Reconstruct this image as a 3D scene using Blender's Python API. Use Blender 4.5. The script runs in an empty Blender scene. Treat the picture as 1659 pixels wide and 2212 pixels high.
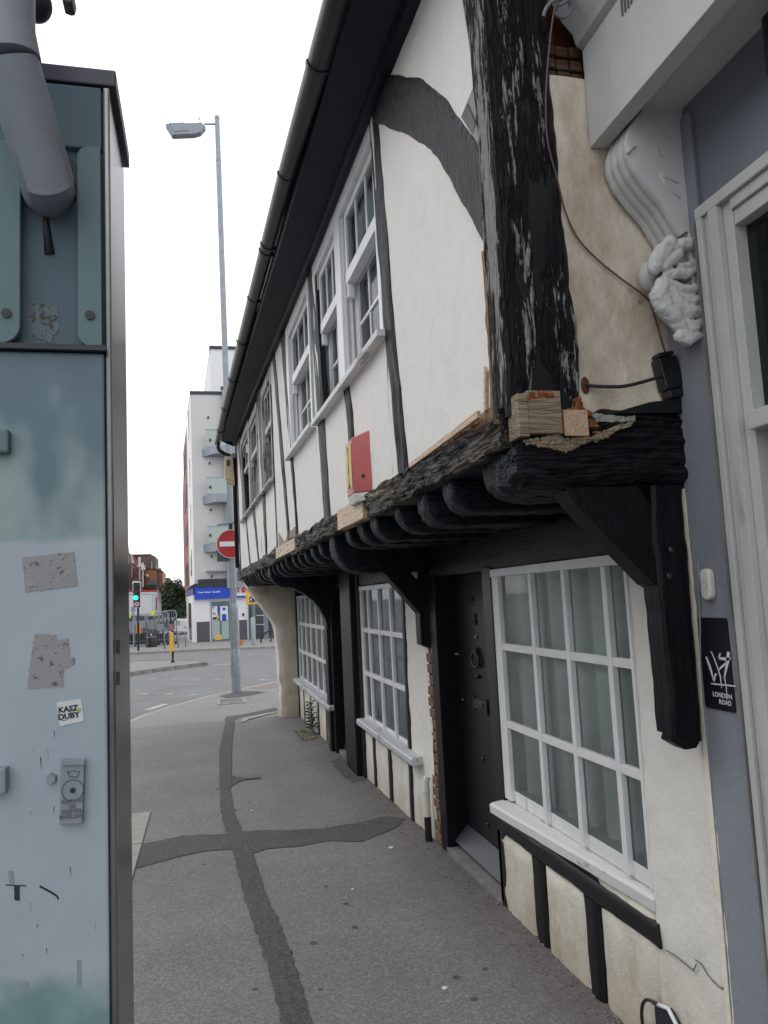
import bpy, bmesh, math, random
from mathutils import Vector, Matrix, noise
random.seed(7)
SC = bpy.context.scene
COL = SC.collection
PI = math.pi

# ------------------------------------------------------------------ camera
F_, CX, CY, EYE = 1660.0, 829.5, 1106.0, 1.6
PIT, ROL, YAW = math.radians(6.3), math.radians(2.8), math.atan(400 / 1660.)
fwd = Vector((math.sin(YAW) * math.cos(PIT), math.cos(YAW) * math.cos(PIT), math.sin(PIT)))
_r = Vector((math.cos(YAW), -math.sin(YAW), 0)); _u = _r.cross(fwd)
RT = _r * math.cos(ROL) - _u * math.sin(ROL)
UP = _u * math.cos(ROL) + _r * math.sin(ROL)
cd = bpy.data.cameras.new('camera'); cam = bpy.data.objects.new('camera', cd); COL.objects.link(cam)
m = Matrix((RT, UP, -fwd)).transposed().to_4x4(); m.translation = Vector((0, 0, EYE)); cam.matrix_world = m
cd.sensor_fit = 'VERTICAL'; cd.sensor_height = 36; cd.lens = 36 * F_ / 2212; cd.clip_start = 0.05; cd.clip_end = 1500
SC.camera = cam

# ------------------------------------------------------------------ light
SC.view_settings.view_transform = 'Standard'; SC.view_settings.look = 'None'
SC.view_settings.gamma = 1; SC.view_settings.use_curve_mapping = False; SC.view_settings.exposure = 0.0
W = bpy.data.worlds.new('World'); SC.world = W; W.use_nodes = True
nt = W.node_tree; nt.nodes.clear()
o_ = nt.nodes.new('ShaderNodeOutputWorld'); bg = nt.nodes.new('ShaderNodeBackground')
sky = nt.nodes.new('ShaderNodeTexSky'); sky.sky_type = 'NISHITA'; sky.sun_disc = False
SUN_EL, SUN_AZ = math.radians(50), math.radians(-60)
sky.sun_elevation = SUN_EL; sky.sun_rotation = SUN_AZ
hs = nt.nodes.new('ShaderNodeHueSaturation'); hs.inputs['Saturation'].default_value = 0.15
mx = nt.nodes.new('ShaderNodeMix'); mx.data_type = 'RGBA'; mx.inputs[0].default_value = 0.88
mx.inputs[7].default_value = (15.2, 15.5, 16.0, 1)      # the cloud layer
nt.links.new(sky.outputs[0], hs.inputs['Color']); nt.links.new(hs.outputs[0], mx.inputs[6])
nt.links.new(mx.outputs[2], bg.inputs[0]); bg.inputs[1].default_value = 0.1
nt.links.new(bg.outputs[0], o_.inputs[0])
sd = bpy.data.lights.new('sun', 'SUN'); sd.energy = 0.5; sd.angle = math.radians(25); sd.color = (1, .97, .93)
so = bpy.data.objects.new('sun', sd); COL.objects.link(so)
sv = Vector((math.sin(SUN_AZ) * math.cos(SUN_EL), math.cos(SUN_AZ) * math.cos(SUN_EL), math.sin(SUN_EL)))
so.rotation_euler = sv.to_track_quat('Z', 'Y').to_euler()

# ------------------------------------------------------------------ coordinates
CAM = Vector((0, 0, EYE))
def gz(y):
    return 0. if y < 4 else (-.025 * (y - 4) if y < 34 else -.75)
def ray(x, y): return fwd + RT * ((x - CX) / F_) - UP * ((y - CY) / F_)
def P(q, Y): d = ray(*q); return CAM + d * (Y / d.y)
def G(q, off=0.):
    d = ray(*q); t = -EYE / d.z
    for _ in range(30): t = (gz(t * d.y) + off - EYE) / d.z
    return CAM + d * t
def XP(q, X): d = ray(*q); return CAM + d * (X / d.x)
def reg(ox, oy, s): return lambda x, y: ((ox + x / s) / 1.8445, (oy + y / s) / 1.8445)
Z1 = reg(0, 0, 1.58); Z2 = reg(0, 1400, 1.58); Z3 = reg(0, 2600, 1.4946)
Z4 = reg(450, 1300, 2.212); Z5 = reg(450, 2100, 2.212); Z7 = reg(900, 2200, 1.7463)
ZT = reg(450, 2150, 4.0229); ZC = reg(2100, 0, 1.58); ZS = reg(1800, 1300, 1.3167); ZH = reg(1400, 0, 1.659)
ZQ = reg(2350, 3700, 2.337); ZN = reg(2600, 2100, 2.011)
XW = 1.48                                   # ground floor wall
YF = 2.10                                   # flank of the jetty
def ux(y): return .92 - .026 * (y - 2.1)    # jettied wall, by distance
def lerp(a, b, t): return a + (b - a) * t
def pl(tab, v):
    for (a, b), (c, d) in zip(tab, tab[1:]):
        if v <= c or (c, d) == tab[-1]: return b + (d - b) * (v - a) / (c - a)
def ze(y): return pl([(0, 3.93), (2, 3.96), (5, 4.0), (8, 4.13), (13.4, 4.33)], y)
UN = Vector((-1, -.026, 0)).normalized()
def UU(y, z, o=0.): return Vector((ux(y), y, z)) + UN * o
def LL(y, z, o=0.): return Vector((XW - o, y, z))

# ------------------------------------------------------------------ materials
def new(name):
    m = bpy.data.materials.new(name); m.use_nodes = True
    n = m.node_tree.nodes; b = n['Principled BSDF']; return m, m.node_tree, b
def N(t, ty, **k):
    n = t.nodes.new(ty)
    for a, v in k.items():
        if a.startswith('i_'): n.inputs[a[2:]].default_value = v
        else: setattr(n, a, v)
    return n
def coords(t, scale=(1, 1, 1), kind='Object', loc=(0, 0, 0)):
    c = N(t, 'ShaderNodeTexCoord'); mp = N(t, 'ShaderNodeMapping'); mp.inputs['Scale'].default_value = scale
    mp.inputs['Location'].default_value = loc
    t.links.new(c.outputs[kind], mp.inputs[0]); return mp.outputs[0]
def noi(t, vec, sc, det=4, rough=.55):
    n = N(t, 'ShaderNodeTexNoise'); n.inputs['Scale'].default_value = sc; n.inputs['Detail'].default_value = det
    n.inputs['Roughness'].default_value = rough; t.links.new(vec, n.inputs['Vector']); return n.outputs['Fac']
def ramp(t, fac, stops):
    r = N(t, 'ShaderNodeValToRGB'); e = r.color_ramp.elements
    while len(e) < len(stops): e.new(.5)
    for i, (p, c) in enumerate(stops):
        e[i].position = p; e[i].color = (*c, 1) if isinstance(c, tuple) else (c, c, c, 1)
    t.links.new(fac, r.inputs[0]); return r.outputs[0]
def mix(t, f, a, b, mode='MIX'):
    n = N(t, 'ShaderNodeMix'); n.data_type = 'RGBA'; n.blend_type = mode
    for i, v in ((0, f), (6, a), (7, b)):
        if hasattr(v, 'links') or hasattr(v, 'is_output'): t.links.new(v, n.inputs[i])
        else: n.inputs[i].default_value = (*v, 1) if isinstance(v, tuple) else v
    return n.outputs[2]
def bump(t, b, h, s=.3, d=.01):
    n = N(t, 'ShaderNodeBump'); n.inputs['Strength'].default_value = s; n.inputs['Distance'].default_value = d
    t.links.new(h, n.inputs['Height']); t.links.new(n.outputs[0], b.inputs['Normal'])
def mathn(t, op, a, b=0.):
    n = N(t, 'ShaderNodeMath'); n.operation = op
    for i, v in ((0, a), (1, b)):
        if hasattr(v, 'is_output'): t.links.new(v, n.inputs[i])
        else: n.inputs[i].default_value = v
    return n.outputs[0]
def simple(name, col, rough=.6, metal=0., var=.12, sc=6., bs=.0, bsc=80., dirt=None, spec=.5):
    m, t, b = new(name); v = coords(t)
    a = noi(t, v, sc, 5)
    c0 = tuple(max(0, x * (1 - var)) for x in col); c1 = tuple(min(1, x * (1 + var)) for x in col)
    c = ramp(t, a, [(.3, c0), (.7, c1)])
    if dirt:
        d = noi(t, coords(t, (3, 3, .8)), dirt[1], 6, .65)
        c = mix(t, ramp(t, d, [(dirt[2], 0.), (dirt[2] + .12, 1.)]), c, dirt[0])
    t.links.new(c, b.inputs['Base Color']); b.inputs['Roughness'].default_value = rough; b.inputs['Metallic'].default_value = metal
    b.inputs['Specular IOR Level'].default_value = spec
    if bs: bump(t, b, noi(t, v, bsc, 4), bs, .004)
    return m
def timber_mat(name, axis='z', wear=.62, base=(.005, .005, .008), grey=(.30, .29, .26), tint=(.019, .018, .024), brown=None, bd=.02, fine=1., st=.09, bst=.9, cols=0.):
    m, t, b = new(name)
    s = {'z': (1, 1, st), 'y': (1, st, 1), 'x': (st, 1, 1)}[axis]
    v = coords(t, s)
    g1 = noi(t, v, 34 * fine, 7, .7); g2 = noi(t, v, 90 * fine, 4, .6); pz = noi(t, coords(t, tuple(.35 + x * .65 for x in s)), 5, 5, .65)
    c = ramp(t, g2, [(.35, base), (.62, tint)])
    wf = mathn(t, 'ADD', mathn(t, 'MULTIPLY', g1, .6), mathn(t, 'MULTIPLY', pz, .4))
    if brown: c = mix(t, ramp(t, mathn(t, 'ADD', mathn(t, 'MULTIPLY', g2, .35), mathn(t, 'MULTIPLY', pz, .65)), [(wear - .1, 0.), (wear - .05, 1.)]), c, brown)
    if cols:      # paint has gone in long uneven streaks
        cs_ = {'z': (1, 1, .035), 'y': (1, .035, 1), 'x': (.035, 1, 1)}[axis]
        cn = noi(t, coords(t, cs_, loc=(.4, 2.2, 0)), 13, 4, .6); wf = mathn(t, 'ADD', wf, mathn(t, 'MULTIPLY', mathn(t, 'SUBTRACT', cn, .53), cols))
    c = mix(t, ramp(t, wf, [(wear, 0.), (wear + .035, 1.)]), c, grey)
    t.links.new(c, b.inputs['Base Color'])
    t.links.new(ramp(t, wf, [(wear - .1, .42), (wear, .9)]), b.inputs['Roughness'])
    b.inputs['Specular IOR Level'].default_value = .2
    vo = N(t, 'ShaderNodeTexVoronoi'); vo.feature = 'DISTANCE_TO_EDGE'; vo.inputs['Scale'].default_value = 60; t.links.new(v, vo.inputs['Vector'])
    h = mathn(t, 'ADD', g1, mathn(t, 'MULTIPLY', ramp(t, vo.outputs[0], [(0., 0.), (.12, 1.)]), .35))
    h = mathn(t, 'ADD', h, mathn(t, 'MULTIPLY', g2, .4))
    bump(t, b, h, bst, bd)
    return m
def plaster_mat(name, col, stain=(.45, .38, .28), amt=.62, bs=.35, green=None, low=None, pits=False, sc=2.2):
    m, t, b = new(name); v = coords(t)
    a = noi(t, v, 9, 6, .6)
    c = ramp(t, a, [(.3, tuple(x * .93 for x in col)), (.7, col)])
    s = noi(t, coords(t, (1, 1, .45)), sc, 7, .68)
    c = mix(t, ramp(t, s, [(amt, 0.), (amt + .22, .75)]), c, stain)
    if low:     # splash dirt close to the pavement
        sx = N(t, 'ShaderNodeSeparateXYZ'); cc = N(t, 'ShaderNodeTexCoord'); t.links.new(cc.outputs['Object'], sx.inputs[0])
        zz = mathn(t, 'ADD', mathn(t, 'ADD', sx.outputs[2], mathn(t, 'MULTIPLY', mathn(t, 'SUBTRACT', sx.outputs[1], 4.), .02)), mathn(t, 'MULTIPLY', mathn(t, 'SUBTRACT', s, .5), -.9))
        f = ramp(t, zz, [(0.02, 1.), (.42, 0.)])
        c = mix(t, mathn(t, 'MULTIPLY', f, .6), c, low)
    if green:
        g = noi(t, v, 5, 6, .7); c = mix(t, ramp(t, g, [(.55, 0.), (.75, .55)]), c, green)
    if pits:
        pn = noi(t, coords(t, (1, 1, .5)), 26, 5, .7); c = mix(t, ramp(t, pn, [(.66, 0.), (.74, .8)]), c, (.24, .20, .15))
    t.links.new(c, b.inputs['Base Color']); b.inputs['Roughness'].default_value = .85; b.inputs['Specular IOR Level'].default_value = .25
    vo = N(t, 'ShaderNodeTexVoronoi'); vo.inputs['Scale'].default_value = 22; t.links.new(v, vo.inputs['Vector'])
    h = mathn(t, 'ADD', noi(t, v, 14, 7, .62), mathn(t, 'MULTIPLY', noi(t, v, 120, 3), .18))
    bump(t, b, h, bs, .02)
    return m
def asphalt(name, dark, light, sc=330, tone=(.85, 1.1), brownx=False, crack=False):
    m, t, b = new(name); v = coords(t)
    w = noi(t, v, sc, 2, .5)
    vo = N(t, 'ShaderNodeTexVoronoi'); vo.inputs['Scale'].default_value = sc * .45; t.links.new(v, vo.inputs['Vector'])
    sp = N(t, 'ShaderNodeSeparateColor'); t.links.new(vo.outputs['Color'], sp.inputs[0])
    c = ramp(t, mathn(t, 'ADD', mathn(t, 'MULTIPLY', w, .55), mathn(t, 'MULTIPLY', sp.outputs[0], .45)), [(.28, dark), (.5, tuple((a + q) / 2 for a, q in zip(dark, light))), (.68, light), (.86, tuple(min(1, x * 1.7) for x in light))])
    big = noi(t, v, 1.1, 6, .6); c = mix(t, 1., c, ramp(t, big, [(.3, tone[0]), (.7, tone[1])]), 'MULTIPLY')
    sm = noi(t, v, 7, 5, .7); c = mix(t, ramp(t, sm, [(.64, 0.), (.74, .45)]), c, tuple(x * .45 for x in dark))
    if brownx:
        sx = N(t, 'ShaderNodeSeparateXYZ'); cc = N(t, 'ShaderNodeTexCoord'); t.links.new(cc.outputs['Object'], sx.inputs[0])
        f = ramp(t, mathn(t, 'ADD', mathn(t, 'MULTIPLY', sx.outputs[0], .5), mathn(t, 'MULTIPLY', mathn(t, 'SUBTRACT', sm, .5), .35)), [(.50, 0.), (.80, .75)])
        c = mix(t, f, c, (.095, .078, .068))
    t.links.new(c, b.inputs['Base Color']); b.inputs['Roughness'].default_value = .8; b.inputs['Specular IOR Level'].default_value = .3
    bump(t, b, mathn(t, 'ADD', w, sp.outputs[0]), .5, .004)
    return m
def peel_mat(name, col=(.62, .62, .60), under=(.16, .15, .13), thr=.56, axis='z', sc=9):
    m, t, b = new(name); v = coords(t, {'z': (1, 1, .18), 'y': (1, .25, 1), 'n': (1, 1, 1)}[axis])
    a = noi(t, v, sc, 8, .72); f = ramp(t, a, [(thr, 0.), (thr + .03, 1.)])
    c = mix(t, f, ramp(t, noi(t, v, 3, 4), [(.3, tuple(x * .85 for x in col)), (.7, col)]), under)
    t.links.new(c, b.inputs['Base Color']); b.inputs['Roughness'].default_value = .55
    bump(t, b, a, .4, .006); return m
def glass_mat(name, tint=(.88, .93, .92), refl=.5, rough=.05, wob=.02):
    m, t, b = new(name); t.nodes.remove(b); out = t.nodes['Material Output']
    tr = N(t, 'ShaderNodeBsdfTransparent'); tr.inputs[0].default_value = (*tint, 1)
    gl = N(t, 'ShaderNodeBsdfGlossy'); gl.inputs['Roughness'].default_value = rough; gl.inputs[0].default_value = (refl, refl, refl, 1)
    fr = N(t, 'ShaderNodeFresnel'); fr.inputs[0].default_value = 1.5
    bp = N(t, 'ShaderNodeBump'); bp.inputs['Strength'].default_value = wob; bp.inputs['Distance'].default_value = .02
    t.links.new(noi(t, coords(t), 5, 2), bp.inputs['Height'])
    for n in (gl, fr): t.links.new(bp.outputs[0], n.inputs['Normal'])
    ms = N(t, 'ShaderNodeMixShader'); t.links.new(fr.outputs[0], ms.inputs[0]); t.links.new(tr.outputs[0], ms.inputs[1]); t.links.new(gl.outputs[0], ms.inputs[2])
    t.links.new(ms.outputs[0], out.inputs[0]); return m
def emit_mat(name, col, s):
    m, t, b = new(name); b.inputs['Base Color'].default_value = (*col, 1)
    b.inputs['Emission Color'].default_value = (*col, 1); b.inputs['Emission Strength'].default_value = s; return m
def brick_mat(name, c1, c2, mortar=(.35, .32, .28), sc=1., rot=(0, 0, 0)):
    m, t, b = new(name); co = N(t, 'ShaderNodeTexCoord'); mp = N(t, 'ShaderNodeMapping'); mp.inputs['Rotation'].default_value = rot
    sx = N(t, 'ShaderNodeSeparateXYZ'); t.links.new(co.outputs['Object'], sx.inputs[0])
    cb = N(t, 'ShaderNodeCombineXYZ'); t.links.new(mathn(t, 'ADD', sx.outputs[0], sx.outputs[1]), cb.inputs[0]); t.links.new(sx.outputs[2], cb.inputs[1])
    br = N(t, 'ShaderNodeTexBrick'); br.inputs['Scale'].default_value = sc; br.inputs['Color1'].default_value = (*c1, 1); br.inputs['Color2'].default_value = (*c2, 1)
    br.inputs['Mortar'].default_value = (*mortar, 1); br.inputs['Brick Width'].default_value = .225; br.inputs['Row Height'].default_value = .075; br.inputs['Mortar Size'].default_value = .008
    t.links.new(cb.outputs[0], br.inputs['Vector'])
    c = mix(t, 1., br.outputs[0], ramp(t, noi(t, co.outputs['Object'], .8, 5), [(.3, .75), (.7, 1.15)]), 'MULTIPLY')
    t.links.new(c, b.inputs['Base Color']); b.inputs['Roughness'].default_value = .85; return m
M = {}
M['plaster'] = plaster_mat('white_plaster', (.84, .815, .775), (.52, .48, .42), .74, .22, sc=1.3)
M['flank'] = plaster_mat('cream_plaster', (.86, .79, .67), (.34, .25, .17), .47, .5, sc=3.0, pits=True)
M['lower'] = plaster_mat('lower_plaster', (.80, .775, .72), (.44, .37, .28), .62, .38, pits=True, low=(.42, .36, .26), sc=4)
M['panel'] = plaster_mat('stained_plaster', (.76, .73, .64), (.40, .35, .22), .54, .5, pits=True, green=(.40, .41, .22), low=(.40, .33, .24), sc=5)
M['pier'] = plaster_mat('rough_plaster', (.52, .47, .39), (.22, .17, .13), .50, 1.0, low=(.32, .27, .21), pits=True, sc=4)
M['tz'] = timber_mat('tarred_timber_upright', 'z', .66, bd=.01)
M['tzw'] = timber_mat('weathered_corner_timber', 'z', .522, grey=(.38, .38, .36), bd=.02, fine=2.4, st=.13, cols=.7)
M['ty'] = timber_mat('tarred_timber_along', 'y', .57, grey=(.30, .27, .22), brown=(.10, .085, .065), bd=.025, cols=.35)
M['tyd'] = timber_mat('dark_timber_along', 'y', .85, base=(.004,.004,.006), tint=(.008, .008, .011), bd=.003, bst=.35)
M['tx'] = timber_mat('tarred_timber_across', 'x', .70, bd=.03)
M['tn'] = timber_mat('dark_timber', 'z', .86, base=(.004,.004,.006), tint=(.008, .008, .011), bd=.003, bst=.35)
M['tj'] = timber_mat('joist_timber', 'x', .8, base=(.005, .006, .009), tint=(.018, .020, .028), bd=.012)
M['brace'] = timber_mat('arch_brace_timber', 'z', .76, base=(.014, .012, .016), tint=(.040, .034, .044), bd=.01)
M['black'] = simple('black_paint', (.0055, .0055, .008), .4, var=.3, bs=.25, bsc=40)
M['soffit'] = simple('black_soffit_paint', (.006, .008, .017), .55, var=.2, spec=.3)
M['gutter'] = simple('black_gutter_plastic', (.012, .011, .016), .38, var=.3, sc=20)
M['newwood'] = timber_mat('new_wood', 'y', 2., base=(.50, .34, .22), tint=(.62, .46, .33), bd=.004)
M['oldwood'] = timber_mat('bare_grey_wood', 'x', .6, base=(.20, .145, .09), tint=(.36, .29, .205), grey=(.46, .41, .33), bd=.008)
M['foam'] = simple('orange_filler', (.24, .075, .018), .9, var=.5, sc=60, bs=1., bsc=60)
M['lath'] = simple('brown_render_edge', (.24, .15, .085), .9, var=.4, sc=30, bs=.8, bsc=50)
M['white'] = simple('white_gloss_paint', (.76, .77, .77), .35, var=.06, sc=8, bs=.15, bsc=25, dirt=((.42, .40, .36), 3., .60))
M['peel'] = peel_mat('peeling_white_paint', (.50, .50, .49), (.13, .12, .11), .52)
M['sill'] = peel_mat('sill_paint', (.74, .74, .73), (.36, .35, .34), .60, 'y', 7)
M['sillg'] = peel_mat('sill_paint_grey', (.55, .56, .58), (.30, .29, .29), .57, 'y', 12)
M['glass'] = glass_mat('window_glass')
M['glassd'] = glass_mat('shop_glass', (.30, .42, .38))
M['curtain'] = simple('net_curtain', (.86, .90, .88), .9, var=.15, sc=3)
M['curtg'] = simple('grey_curtain', (.60, .64, .68), .9, var=.2, sc=3)
M['curtw'] = simple('white_blind', (.80, .81, .84), .9, var=.04)
M['room'] = simple('dark_room', (.16, .17, .17), .95)
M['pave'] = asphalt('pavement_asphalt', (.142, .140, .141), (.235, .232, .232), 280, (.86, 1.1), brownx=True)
M['pavefar'] = asphalt('pale_asphalt', (.16, .155, .152), (.30, .295, .29), 200, (.9, 1.08))
M['trench'] = asphalt('trench_asphalt', (.050, .048, .052), (.115, .112, .118), 300, (.9, 1.1))
M['trench2'] = asphalt('old_trench_asphalt', (.055, .054, .057), (.115, .113, .116), 260, (.85, 1.1))
M['road'] = asphalt('road_asphalt', (.13, .13, .132), (.215, .215, .218), 120, (.85, 1.12))
M['kerb'] = simple('kerb_concrete', (.30, .29, .26), .85, var=.15, sc=9, bs=.4, bsc=120)
M['kerbd'] = simple('dirty_kerb', (.17, .16, .15), .9, var=.35, sc=5, bs=.4, bsc=40)
M['line'] = peel_mat('road_paint', (.50, .50, .48), (.2, .2, .2), .52, 'n', 8)
M['wbar'] = simple('dark_grey_paint', (.028, .03, .038), .45)
M['embossed'] = simple('embossed_letters', (.15, .165, .19), .5)
M['lidnavy'] = simple('lid_navy', (.055, .06, .085), .4)
M['blockpave'] = simple('block_paving', (.215, .17, .16), .9, var=.2, sc=8)
M['stucco'] = simple('dull_stucco', (.27, .265, .25), .9, var=.15, sc=1)
M['galv'] = simple('galvanised_steel', (.30, .33, .36), .5, .5, var=.14, sc=9, dirt=((.16, .16, .16), 3, .66))
M['steel'] = simple('dark_steel', (.09, .09, .095), .32, .85, var=.35, sc=5)
M['castgrey'] = simple('painted_casting', (.28, .31, .35), .55, var=.08, sc=20, bs=.2)
M['grey'] = plaster_mat('grey_masonry_paint', (.26, .28, .315), (.15, .155, .17), .54, .3, sc=2)
M['greyboard'] = simple('grey_fascia_paint', (.17, .19, .225), .4, var=.08, sc=4)
M['shopwhite'] = plaster_mat('shop_white_paint', (.60, .61, .60), (.34, .33, .29), .62, .15, sc=3)
M['frame'] = simple('shop_frame_paint', (.50, .51, .50), .4, var=.08, sc=5, dirt=((.34, .33, .30), 4, .6), bs=.1)
M['plastic'] = simple('cream_plastic', (.66, .68, .62), .35, var=.04)
M['blackpl'] = simple('black_plastic', (.012, .013, .016), .35, var=.3)
M['ink'] = simple('dark_ink', (.015, .017, .035), .6)
M['whiteprint'] = simple('white_print', (.70, .72, .74), .6, var=.03)
M['red'] = simple('faded_red_plastic', (.50, .13, .125), .4, var=.12, sc=6)
M['signred'] = simple('sign_red', (.38, .012, .018), .35, var=.08)
M['yellow'] = simple('yellow_plastic', (.80, .42, .01), .4, var=.06)
M['labely'] = simple('yellow_label', (.60, .44, .12), .5, var=.1, sc=12)
M['creambox'] = simple('cream_box', (.60, .50, .32), .5, var=.1, sc=6)
M['render'] = plaster_mat('tower_render', (.60, .59, .585), (.44, .43, .42), .55, .05, sc=.35)
M['renderw'] = plaster_mat('white_render', (.78, .78, .78), (.6, .6, .6), .65, .05, sc=.3)
M['dado'] = simple('dark_dado', (.085, .078, .10), .5, var=.06)
M['capgrey'] = simple('grey_cladding', (.25, .28, .32), .4, .3, var=.08)
M['darkmetal'] = simple('dark_metal', (.035, .037, .045), .45, .3)
M['brickr'] = brick_mat('red_brick', (.34, .11, .075), (.26, .085, .06))
M['bricko'] = brick_mat('orange_brick', (.46, .15, .06), (.38, .12, .05))
M['brickb'] = brick_mat('brown_brick', (.12, .075, .06), (.09, .06, .05))
M['brickp'] = brick_mat('pale_red_brick', (.36, .19, .16), (.28, .14, .12))
M['brickx'] = brick_mat('sooty_brick', (.16, .07, .035), (.1, .045, .03), (.14, .11, .08))
M['bricky'] = brick_mat('yellow_brick', (.36, .27, .13), (.28, .2, .1))
M['brickunit'] = simple('old_brick', (.19, .11, .07), .9, var=.4, sc=25, bs=.6, bsc=60)
M['purple'] = simple('maroon_frame', (.13, .06, .075), .5)
M['slate'] = simple('slate', (.07, .075, .085), .6, var=.2)
M['blue'] = simple('blue_sign', (.005, .055, .50), .4, var=.05)
M['bluep'] = simple('purple_sign', (.10, .10, .30), .4, var=.05)
M['winfar'] = simple('far_window', (.05, .06, .07), .12, var=.3)
M['green_led'] = emit_mat('green_signal', (.02, 1., .42), 3.)
M['lens'] = simple('dark_lens', (.012, .012, .014), .2)
M['truck'] = simple('white_truck_side', (.62, .64, .66), .4, var=.04)
M['vanw'] = simple('white_van_paint', (.75, .76, .77), .3, var=.03)
M['tyre'] = simple('tyre_rubber', (.02, .02, .02), .8)
M['leafd'] = simple('dark_leaf', (.035, .06, .028), .6, var=.5, sc=3)
M['leafg'] = simple('weed_leaf', (.085, .11, .06), .6, var=.4, sc=30)
M['leafp'] = simple('dry_weed', (.18, .17, .10), .7, var=.4, sc=30)
M['wire'] = simple('cable_black', (.02, .02, .022), .4)
M['wireb'] = simple('cable_brown', (.12, .075, .065), .5)
M['wireg'] = simple('cable_grey', (.22, .23, .26), .5)
M['amber'] = simple('amber_plastic', (.70, .26, .02), .4)
M['rust'] = simple('rust', (.12, .035, .015), .9, var=.5, sc=60)
M['glazebal'] = simple('balcony_glass', (.36, .43, .41), .15, var=.05)

def cabinet_mat():
    m, t, b = new('cabinet_paint'); v = coords(t)
    sx = N(t, 'ShaderNodeSeparateXYZ'); cc = N(t, 'ShaderNodeTexCoord'); t.links.new(cc.outputs['Object'], sx.inputs[0])
    z = sx.outputs[2]
    tn_ = mathn(t, 'ADD', noi(t, coords(t, (3.2, 1, 1.6)), 2.0, 3, .5), mathn(t, 'MULTIPLY', mathn(t, 'SUBTRACT', .615, z), 2.6))
    teal = ramp(t, tn_, [(.38, (.10, .165, .215)), (.50, (.12, .195, .235)), (.60, (.27, .37, .37)), (.74, (.36, .45, .41))])
    lav = ramp(t, noi(t, v, 5, 5), [(.3, (.37, .425, .485)), (.7, (.44, .49, .55))])
    low = ramp(t, noi(t, coords(t, (1.5, 1, 1)), 7, 5), [(.3, (.13, .25, .27)), (.7, (.25, .38, .38))])
    n1 = mathn(t, 'MULTIPLY', mathn(t, 'SUBTRACT', noi(t, v, 12, 4), .5), .012)
    c = mix(t, ramp(t, mathn(t, 'ADD', z, n1), [(.5705, 0.), (.5725, 1.)]), lav, teal)         # repaint line (z stored /3)
    n2 = mathn(t, 'MULTIPLY', mathn(t, 'SUBTRACT', noi(t, v, 6, 5), .5), .08)
    zz = mathn(t, 'ADD', z, n2)
    c = mix(t, ramp(t, zz, [(1.01 / 3, 1.), (1.05 / 3, 0.)]), c, low)
    d = noi(t, coords(t, (1, 1, .14)), 30, 5, .6); c = mix(t, ramp(t, d, [(.70, 0.), (.78, .5)]), c, (.10, .11, .13))
    s = noi(t, v, 90, 3); c = mix(t, ramp(t, s, [(.74, 0.), (.80, .5)]), c, (.09, .09, .09))
    t.links.new(c, b.inputs['Base Color']); b.inputs['Roughness'].default_value = .42
    bump(t, b, noi(t, v, 60, 4), .12, .004); return m
def zscaled(m):      # divide object z by 3 in front of the ramps above
    t = m.node_tree
    for n in list(t.nodes):
        if n.bl_idname == 'ShaderNodeSeparateXYZ':
            ls = [l.to_socket for l in n.outputs[2].links]; d = mathn(t, 'DIVIDE', n.outputs[2], 3.)
            for s in ls: t.links.new(d, s)
    return m
M['cab'] = zscaled(cabinet_mat())
M['cabup'] = plaster_mat('cabinet_upper_paint', (.13, .18, .215), (.20, .25, .28), .55, .08, sc=2)
M['cabup2'] = plaster_mat('cabinet_strip_paint', (.17, .25, .26), (.13, .18, .20), .6, .06, sc=2)
M['scuff'] = peel_mat('glue_residue', (.33, .335, .35), (.12, .115, .10), .565, 'n', 75)
M['lichen'] = peel_mat('dirt_residue', (.13, .18, .215), (.05, .052, .035), .53, 'n', 70)
M['cabside'] = simple('cabinet_side_steel', (.20, .20, .205), .24, .85, var=.5, sc=2.5, dirt=((.2, .2, .2), 1.5, .55))

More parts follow.
